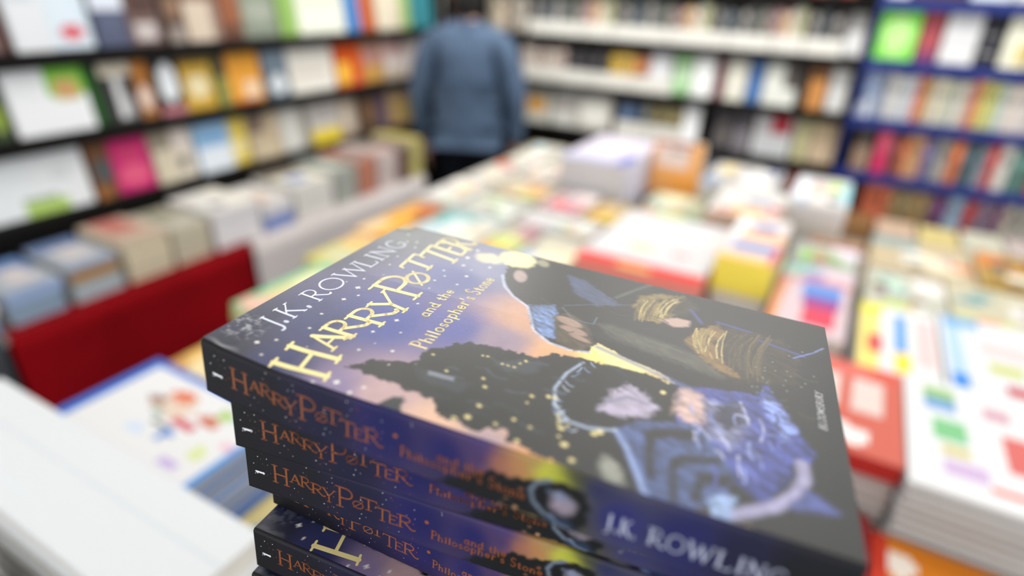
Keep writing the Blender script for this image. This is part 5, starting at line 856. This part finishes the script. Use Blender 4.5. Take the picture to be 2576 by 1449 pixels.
def novel_meshes(bow):
    """front cover, spine, back cover, pages and the printed lettering of one copy"""
    st = .36 if bow else .8
    us = np.concatenate([np.arange(0, L_, st), [L_]]); vs = np.concatenate([np.arange(1.2, W_, st), [W_]])
    def fpos(U, V):
        d = np.hypot(U, W_ - V); curl = np.clip(1 - d / 12, 0, 1) ** 2 * 1.8 if bow else 0 * U
        cr = np.hypot(np.clip(3.5 - U, 0, None), np.clip(3.5 - (W_ - V), 0, None)); k = np.where(cr > 3.5, 3.5 / np.maximum(cr, 1e-6), 1)   # worn round corner
        U2 = np.where(cr > 3.5, 3.5 - (3.5 - U) * k, U); V2 = np.where(cr > 3.5, W_ - (3.5 - (3.5 - (W_ - V)) * k), V)
        return np.stack([(U2 - L_ / 2) / 1000, (V2 - W_ / 2) / 1000, (T_ - sagv(U, V, bow) - curl) / 1000], -1)
    def fcol(U, V):
        c = paint(V, U, SKY, ART)
        for s, t, r in STARS:
            d = np.sqrt((V - s) ** 2 + (U - t) ** 2); ang = np.arctan2(U - t, V - s); rr = r * (.8 + .22 * np.cos(4 * ang)); al = np.clip((rr - d) / .35 + .5, 0, 1)[..., None]; c = c * (1 - al) + linv((238, 234, 222)) * al
        sp = np.random.RandomState(5); wear = np.clip(vnoise(U * 3, V * 3, 77) * 2.2 - .1, 0, 1) * np.clip(1 - np.hypot(U - 5, V - 14) / 9, 0, 1)   # scuffed patches near the corner
        wear = wear + np.clip(1 - np.abs(V - 2.0 - .5 * np.sin(U * .7)) / 1.3, 0, 1) * np.clip(1 - np.abs(U - 7) / 7, 0, 1) * .5
        al = np.clip(wear, 0, .55 if bow else .1)[..., None]; return c * (1 - al) + linv((190, 192, 196)) * al
    front = painted_grid('front_cover', us, vs, fpos, fcol, M['soft'], None)
    rad = 1.2; prof = [(rad, 0)] + [(rad - rad * math.sin(a), rad - rad * math.cos(a)) for a in (.4, .8, 1.2)] + [(0, d) for d in np.linspace(rad, T_ - rad, 34)] + [(rad - rad * math.sin(a), T_ - rad + rad * math.cos(a)) for a in (1.2, .8, .4)] + [(rad, T_)]
    py = np.array([p[0] for p in prof]); pd = np.array([p[1] for p in prof]); ks = np.arange(len(prof))
    us2 = np.concatenate([np.arange(0, L_, .6), [L_]])
    def spos(U, Kk):
        k = Kk.astype(int); return np.stack([(U - L_ / 2) / 1000, (py[k] - W_ / 2) / 1000, (T_ - pd[k] - sagv(U, 0 * U, bow)) / 1000], -1)
    def scol(U, Kk):
        d = pd[Kk.astype(int)]; c = paint(U, d, SPSKY, SPART)
        return c
    spine = painted_grid('spine', us2, ks, spos, scol, M['spine'], None, True)
    def bpos(U, V): return np.stack([(U - L_ / 2) / 1000, (V - W_ / 2) / 1000, (0 - sagv(U, V, bow)) / 1000], -1)
    ub = np.linspace(0, L_, 40); vb = np.linspace(1.2, W_, 12)
    back = painted_grid('back_cover', ub, vb, bpos, lambda U, V: np.ones(U.shape + (3,)) * linv((26, 26, 44)), M['soft'], None, True)
    pb = MB(); nu, nv = 40, 12; a0, a1, b0, b1 = .6, 197.4, .5, 128.4
    top = lambda i, j: place3(a0 + (a1 - a0) * i / nu, b0 + (b1 - b0) * j / nv, T_ - .35 - sag(a0 + (a1 - a0) * i / nu, b0 + (b1 - b0) * j / nv, bow))
    bot = lambda i, j: place3(a0 + (a1 - a0) * i / nu, b0 + (b1 - b0) * j / nv, .35 - sag(a0 + (a1 - a0) * i / nu, b0 + (b1 - b0) * j / nv, bow))
    pb.grid(top, nu, nv).grid(bot, nu, nv, None, True)
    pb.grid(lambda i, j: (bot(i, 0) if j == 0 else top(i, 0)), nu, 1).grid(lambda i, j: (top(i, nv) if j == 1 else bot(i, nv)), nu, 1, None, True)
    pb.grid(lambda i, j: (bot(0, i) if j == 0 else top(0, i)), nv, 1, None, True).grid(lambda i, j: (bot(nu, i) if j == 0 else top(nu, i)), nv, 1)
    pages = pb.mesh('page_block', M['cream'])
    return front, spine, back, pages
def lettering(bow):
    """(name, mesh, owner) for every printed line"""
    out = []; cv, spn = on_cover(bow), on_spine(bow)
    def add(name, ink, m, pl, owner):
        me = bpy.data.meshes.new(name); me.from_pydata([pl(*p) for p in ink.P], [], ink.F); me.update(); me.materials.append(m); out.append((name, me, owner))
    t = Ink(); wt = 1.9
    for ch, TL, TR, BL, BR, k in (('H', (.6, 26.2), (16.6, 23.6), (2.6, 45.4), (18, 41.4), 1.1), ('A', (17.4, 27), (26.6, 26.4), (18, 37.6), (28.2, 37), .95), ('R', (26, 26.6), (37, 26.6), (26, 38.6), (38.5, 38.6), .95), ('R', (36.6, 29.6), (49.5, 29.6), (37.2, 43), (50.5, 43), 1), ('Y', (48.2, 31.4), (62.4, 30.2), (45.6, 45.4), (59.4, 45.2), 1), ('P', (59.4, 24.8), (77, 24.8), (60.2, 44), (78.2, 44), 1.1),
        ('Q', (72.2, 31.4), (84, 31.4), (71.6, 41.2), (83.6, 41.2), 1), ('T', (82.6, 24.6), (100.4, 22.8), (81.6, 36.2), (98, 35), 1), ('T', (97.5, 26), (114, 24.2), (94.5, 42), (110.5, 41.2), 1), ('E', (110, 26.4), (120.5, 25.4), (108, 41.2), (118.5, 40.6), 1), ('R', (118.5, 25.6), (127.6, 25.2), (116.6, 42), (126.6, 41), 1)): t.glyph(ch, TL, TR, BL, BR, wt * k)
    add('title_lettering', t, M['foil'], cv, 'front_cover')
    a = Ink()
    for ch, s0, s1 in (('J', 17.5, 24), ('.', 22.6, 26.6), ('K', 26.5, 34.5), ('.', 35, 39), ('R', 41, 49), ('O', 49.6, 61), ('W', 61.4, 76), ('L', 75.4, 83.4), ('I', 83, 89), ('N', 88.4, 98.4), ('G', 99, 108.6)): a.glyph(ch, (s0, 5.9), (s1, 5.9), (s0, 14.6), (s1, 14.6), .95)
    add('author_lettering', a, M['ink'], cv, 'front_cover')
    b = Ink(); b.line('and the', 52, 76, 54.8, 5.6, .72); b.line("Philosopher's Stone", 33, 95.5, 64.2, 6.2, .8)
    add('subtitle_lettering', b, M['foil'], cv, 'front_cover')
    c = Ink(); c.line('BLOOMSBURY', 52.4, 74.8, 193, 2.2, .3, slant=.25)
    add('publisher_lettering', c, M['whiteink'], cv, 'front_cover')
    n = Ink(); n.stroke([(3.9, 11.4), (7.3, 11.4)], .75); n.stroke([(7.2, 10.9), (7.2, 11.9)], .3); n.stroke([(3.9, 11.4), (4.6, 12.1)], .4)
    for x, d, r in SPST[1::2]: n.dot((x, d), r * .8, 5)
    add('spine_number', n, M['whiteink'], spn, 'spine')
    f = lambda x: float(np.interp(x, SAGX, SAGZ))
    q = Ink(); w_ = .72                                             # heights below measured against the straight edge
    for ch, x0, x1, d0, d1, k in (('H', 10.6, 18.6, 5.6, 13.6, 1.1), ('A', 18.4, 23, 7, 11, .85), ('R', 22.6, 27.4, 6.6, 11.4, .85), ('R', 27, 32.6, 8, 12.6, .9), ('Y', 31.6, 37.4, 8.4, 14.4, .85), ('P', 37.2, 45, 5.4, 14.6, 1.1), ('Q', 43.8, 48.6, 9.4, 12.9, .8), ('T', 46.8, 54, 6.9, 12, .85), ('T', 52.6, 59, 9.2, 14.8, .9), ('E', 57.8, 62.2, 10.6, 14.6, .8), ('R', 61.4, 68, 9, 14.6, .95)): q.glyph(ch, (x0, d0), (x1, d0), (x0, d1), (x1, d1), w_ * k)
    q.dot((72.6, 8.4), .8)
    q.line('and the', 86.5, 102, 12.2, 3.9, .5); q.line("Philosopher's Stone", 74.4, 115, 15.2, 3.9, .5)
    for x, d, r in SPST[::2]: q.dot((x, d), r, 5)
    add('spine_title', q, M['copper'], spn, 'spine')
    z = Ink(); z.line('J.K.', 137.4, 146.6, 15, 5.6, .8); z.line('ROWLING', 149, 184, 14.8, 5.7, .8)
    add('spine_author', z, M['silver'], spn, 'spine')
    return out
EX = Vector((.98857977, .13856353, -.05924688)); EY = Vector((-.14064839, .98952339, -.03258056)); EZ = Vector((.0541117, .04054146, .99771154))
A0 = Vector((-.16712525, .09959326, -.10632589 + CH))
PARTS = ('front_cover', 'spine', 'back_cover', 'page_block')
def novel(label, d, cx, cy, rot, kit, level=0., group='stack of dark blue paperback novels'):
    """d: depth of its front cover under the top one; cx,cy: where its top spine corner sits (mm); rot: turn in degrees"""
    a = math.radians(rot); ux = EX * math.cos(a) + EY * math.sin(a); uy = -EX * math.sin(a) + EY * math.cos(a); uz = EZ.copy()
    if level:
        uz = EZ.lerp(Vector((0, 0, 1)), level).normalized(); ux = (ux - uz * ux.dot(uz)).normalized(); uy = uz.cross(ux)
    corner = A0 + EX * cx / 1000 + EY * cy / 1000 - EZ * d / 1000
    o = corner + ux * L_ / 2000 + uy * W_ / 2000 - uz * T_ / 1000
    r = empty('paperback_novel'); r.matrix_world = Matrix(((ux.x, uy.x, uz.x, o.x), (ux.y, uy.y, uz.y, o.y), (ux.z, uy.z, uz.z, o.z), (0, 0, 0, 1)))
    tag(r, label, 'book', group); own = {}
    for n, me in zip(PARTS, kit[0]): own[n] = link(n, me, r)
    for n, me, ow in kit[1]:
        if level and ow == 'front_cover': continue
        link(n, me, own[ow])
    return r
kit_top = (novel_meshes(True), lettering(True)); kit = (novel_meshes(False), lettering(False))
novel('dark blue paperback novel with cream title lettering, topmost of the foreground stack', 0, 0, 0, 0, kit_top)
novel('dark blue paperback novel directly under the topmost one in the foreground stack', 24.7, 5.5, 4.0, 5.2, kit)
novel('dark blue paperback novel, third from the top of the foreground stack', 46.0, 6.6, 6.8, 3.6, kit)
novel('dark blue paperback novel set far back, fourth from the top of the foreground stack', 67.2, 5.2, 19.6, -2., kit)
novel('dark blue paperback novel jutting out, fifth from the top of the foreground stack', 88.4, 6.6, 6.2, .1, kit)
R6 = random.Random(4); d = 111.8
for k in range(13):
    novel(f'dark blue paperback novel hidden low in the foreground stack, {ORD[k + 5]} from the top', d, 8 + R6.uniform(-5, 5), 7 + R6.uniform(-4, 5), R6.uniform(-2, 2), kit, min(1., (k + 1) / 12)); d += T_ + (2.1 if k < 12 else .3)
zb = min((o.matrix_world.translation.z for o in C.objects if o.name.startswith('paperback_novel')))
rs = MB().box(-.15, .15, -.12, .12, 0, zb - .0006 - ZT - .0004).build('display_riser', M['white'], None, (-.045, .145, ZT + .0004)); tag(rs, 'white display riser block under the foreground stack of novels', 'riser')
# ---------------------------------------------------------------- the person in the denim jacket
def skin_mesh(name, nodes, edges, m, root, sub=2):
    """nodes: {key:(x,y,z,rx,ry)}; one continuous skinned surface"""
    keys = list(nodes); me = bpy.data.meshes.new(name); me.from_pydata([nodes[k][:3] for k in keys], [(keys.index(a), keys.index(b)) for a, b in edges], []); me.update()
    o = bpy.data.objects.new(name, me); C.objects.link(o); s = o.modifiers.new('skin', 'SKIN'); s.use_smooth_shade = True
    for i, k in enumerate(keys):
        d = me.skin_vertices[0].data[i]; d.radius = (nodes[k][3], nodes[k][4] if len(nodes[k]) > 4 else nodes[k][3]); d.use_root = (k == root)
    o.modifiers.new('sub', 'SUBSURF').levels = sub; o.modifiers['sub'].render_levels = sub
    bpy.context.view_layer.update(); ev = o.evaluated_get(bpy.context.evaluated_depsgraph_get()); nm = bpy.data.meshes.new_from_object(ev)
    bpy.data.objects.remove(o); nm.materials.clear(); nm.materials.append(m); nm.polygons.foreach_set('use_smooth', [True] * len(nm.polygons)); nm.name = name; return nm
px, py = -1.90, 2.93
pr = empty('person', (px, py, 0), (0, 0, math.radians(24))); tag(pr, 'person seen from behind in blue denim jacket and black trousers', 'person')
N = {'pel': (0, 0, .96, .13, .1), 'wst': (0, 0, 1.1, .12, .09), 'chs': (0, -.005, 1.3, .14, .1), 'sho': (0, -.005, 1.43, .08, .07), 'nck': (-.005, .015, 1.54, .05), 'jaw': (-.012, .03, 1.61, .062, .066), 'skl': (-.012, .025, 1.69, .078, .09), 'top': (-.01, .02, 1.755, .055, .06), 'nos': (-.115, .07, 1.655, .013)}
E_ = [('pel', 'wst'), ('wst', 'chs'), ('chs', 'sho'), ('sho', 'nck'), ('nck', 'jaw'), ('jaw', 'skl'), ('skl', 'top'), ('skl', 'nos')]
for s, q in ((-1, 'l'), (1, 'r')):
    N.update({q + 'cla': (.14 * s, 0, 1.42, .045), q + 'shd': (.2 * s, 0, 1.4, .052), q + 'elb': (.255 * s, -.01, 1.13, .04), q + 'wri': (.262 * s, .06, .885, .026, .022), q + 'plm': (.262 * s, .075, .82, .036, .016), q + 'kn1': (.262 * s, .085, .79, .038, .014),
              q + 'hip': (.09 * s, 0, .9, .085), q + 'kne': (.1 * s, .02, .5, .055), q + 'ank': (.1 * s, -.01, .09, .038), q + 'toe': (.115 * s, .13, .035, .032)})
    E_ += [('sho', q + 'cla'), (q + 'cla', q + 'shd'), (q + 'shd', q + 'elb'), (q + 'elb', q + 'wri'), (q + 'wri', q + 'plm'), (q + 'plm', q + 'kn1'), ('pel', q + 'hip'), (q + 'hip', q + 'kne'), (q + 'kne', q + 'ank'), (q + 'ank', q + 'toe')]
    for f, (dy, ln) in enumerate(((.030, .066), (.010, .076), (-.010, .07), (-.028, .055))):
        a, b, c = q + f'f{f}a', q + f'f{f}b', q + f'f{f}c'
        N.update({a: (.262 * s - .004 * s, .085 + dy, .762, .0085), b: (.256 * s, .09 + dy, .762 - ln * .5, .0082), c: (.246 * s, .096 + dy, .762 - ln, .007)}); E_ += [(q + 'kn1', a), (a, b), (b, c)]
    N.update({q + 'ta': (.25 * s, .118, .815, .0105), q + 'tb': (.243 * s, .135, .785, .009), q + 'tc': (.238 * s, .14, .757, .0075)}); E_ += [(q + 'plm', q + 'ta'), (q + 'ta', q + 'tb'), (q + 'tb', q + 'tc')]
    N.update({q + 'ear': (-.012 + .083 * s * .47, .02 + .083 * s * .88, 1.655, .016)}); E_ += [('skl', q + 'ear')]
link('body', skin_mesh('body', N, E_, M['skin'], 'pel'), pr)
J = {'hem': (0, 0, .995, .2, .15), 'low': (0, 0, 1.05, .2, .15), 'mid': (0, 0, 1.12, .175, .135), 'bak': (0, -.005, 1.3, .18, .135), 'sho': (0, -.005, 1.425, .13, .105), 'col': (-.003, .008, 1.49, .082, .08)}
JE = [('hem', 'low'), ('low', 'mid'), ('mid', 'bak'), ('bak', 'sho'), ('sho', 'col')]
for s, q in ((-1, 'l'), (1, 'r')):
    J.update({q + 'c': (.13 * s, 0, 1.425, .085), q + 's': (.2 * s, 0, 1.395, .083), q + 'u': (.245 * s, -.008, 1.26, .075), q + 'e': (.272 * s, -.012, 1.12, .066), q + 'w': (.272 * s, .05, .91, .05), q + 'k': (.271 * s, .057, .875, .045)}); JE += [('sho', q + 'c'), (q + 'c', q + 's'), (q + 's', q + 'u'), (q + 'u', q + 'e'), (q + 'e', q + 'w'), (q + 'w', q + 'k')]
jk = link('denim_jacket', skin_mesh('denim_jacket', J, JE, M['denim'], 'low'), pr)
cb = MB(); n = 24
cb.grid(lambda i, j: ((.083 + .012 * (1 - j)) * math.sin(6.28318 * i / n) - .003, (.08 + .012 * (1 - j)) * math.cos(6.28318 * i / n) + .006, 1.475 + .045 * j), n, 1); cc = cb.build('collar', M['denim'], jk); cc.modifiers.new('t', 'SOLIDIFY').thickness = .006
hb = MB(); hb.grid(lambda i, j: (.213 * math.sin(6.28318 * i / n), .163 * math.cos(6.28318 * i / n), .955 + .05 * j), n, 1); hb.build('waistband', M['denim'], jk)
T = {'wst': (0, 0, 1.06, .15, .12), 'pel': (0, 0, .95, .155, .125)}; TE = [('wst', 'pel')]
for s, q in ((-1, 'l'), (1, 'r')):
    T.update({q + 'h': (.092 * s, 0, .84, .105), q + 't': (.098 * s, .01, .66, .09), q + 'k': (.102 * s, .02, .5, .075), q + 'c': (.102 * s, .0, .3, .068), q + 'a': (.102 * s, -.01, .09, .062)}); TE += [('pel', q + 'h'), (q + 'h', q + 't'), (q + 't', q + 'k'), (q + 'k', q + 'c'), (q + 'c', q + 'a')]
link('trousers', skin_mesh('trousers', T, TE, M['trousers'], 'pel'), pr)
for s in (-1, 1):
    S = {'h': (.102 * s, -.03, .045, .045), 'm': (.108 * s, .06, .042, .043), 't': (.115 * s, .15, .036, .036)}
    link('shoe', skin_mesh('shoe', S, [('h', 'm'), ('m', 't')], M['shoe'], 'h'), pr)
bm = bmesh.new(); bmesh.ops.create_icosphere(bm, subdivisions=4, radius=1); hr = random.Random(2)
fx, fy = -.88, .47                                                      # the way the face looks
for v in list(bm.verts):
    f = v.co.x * fx + v.co.y * fy
    if (f > .12 and v.co.z < .6) or v.co.z < -.9: bm.verts.remove(v)
for v in bm.verts:
    k = 1 + .05 * math.sin(v.co.x * 23 + v.co.z * 17) * math.sin(v.co.y * 19); v.co = Vector((-.012 + v.co.x * .099 * k, .02 + v.co.y * .108 * k, 1.685 + v.co.z * (.112 if v.co.z > 0 else .205) * k))
me = bpy.data.meshes.new('hair'); bm.to_mesh(me); bm.free(); me.materials.append(M['hair']); me.polygons.foreach_set('use_smooth', [True] * len(me.polygons)); ho = link('hair', me, pr); ho.modifiers.new('t', 'SOLIDIFY').thickness = .012
for s in (-1, 1):
    bm = bmesh.new(); bmesh.ops.create_uvsphere(bm, u_segments=12, v_segments=8, radius=.012); me = bpy.data.meshes.new('eye'); bm.to_mesh(me); bm.free(); me.materials.append(M['eye']); link('eye', me, pr, (-.012 + fx * .088 + s * .03 * fy, .025 + fy * .088 - s * .03 * fx, 1.685))
mo = MB().tube([(-.012 + fx * .082 - .02 * fy, .03 + fy * .082 + .02 * fx, 1.605), (-.012 + fx * .09, .03 + fy * .09, 1.604), (-.012 + fx * .082 + .02 * fy, .03 + fy * .082 - .02 * fx, 1.605)], .005).build('mouth', M['skin'], pr)
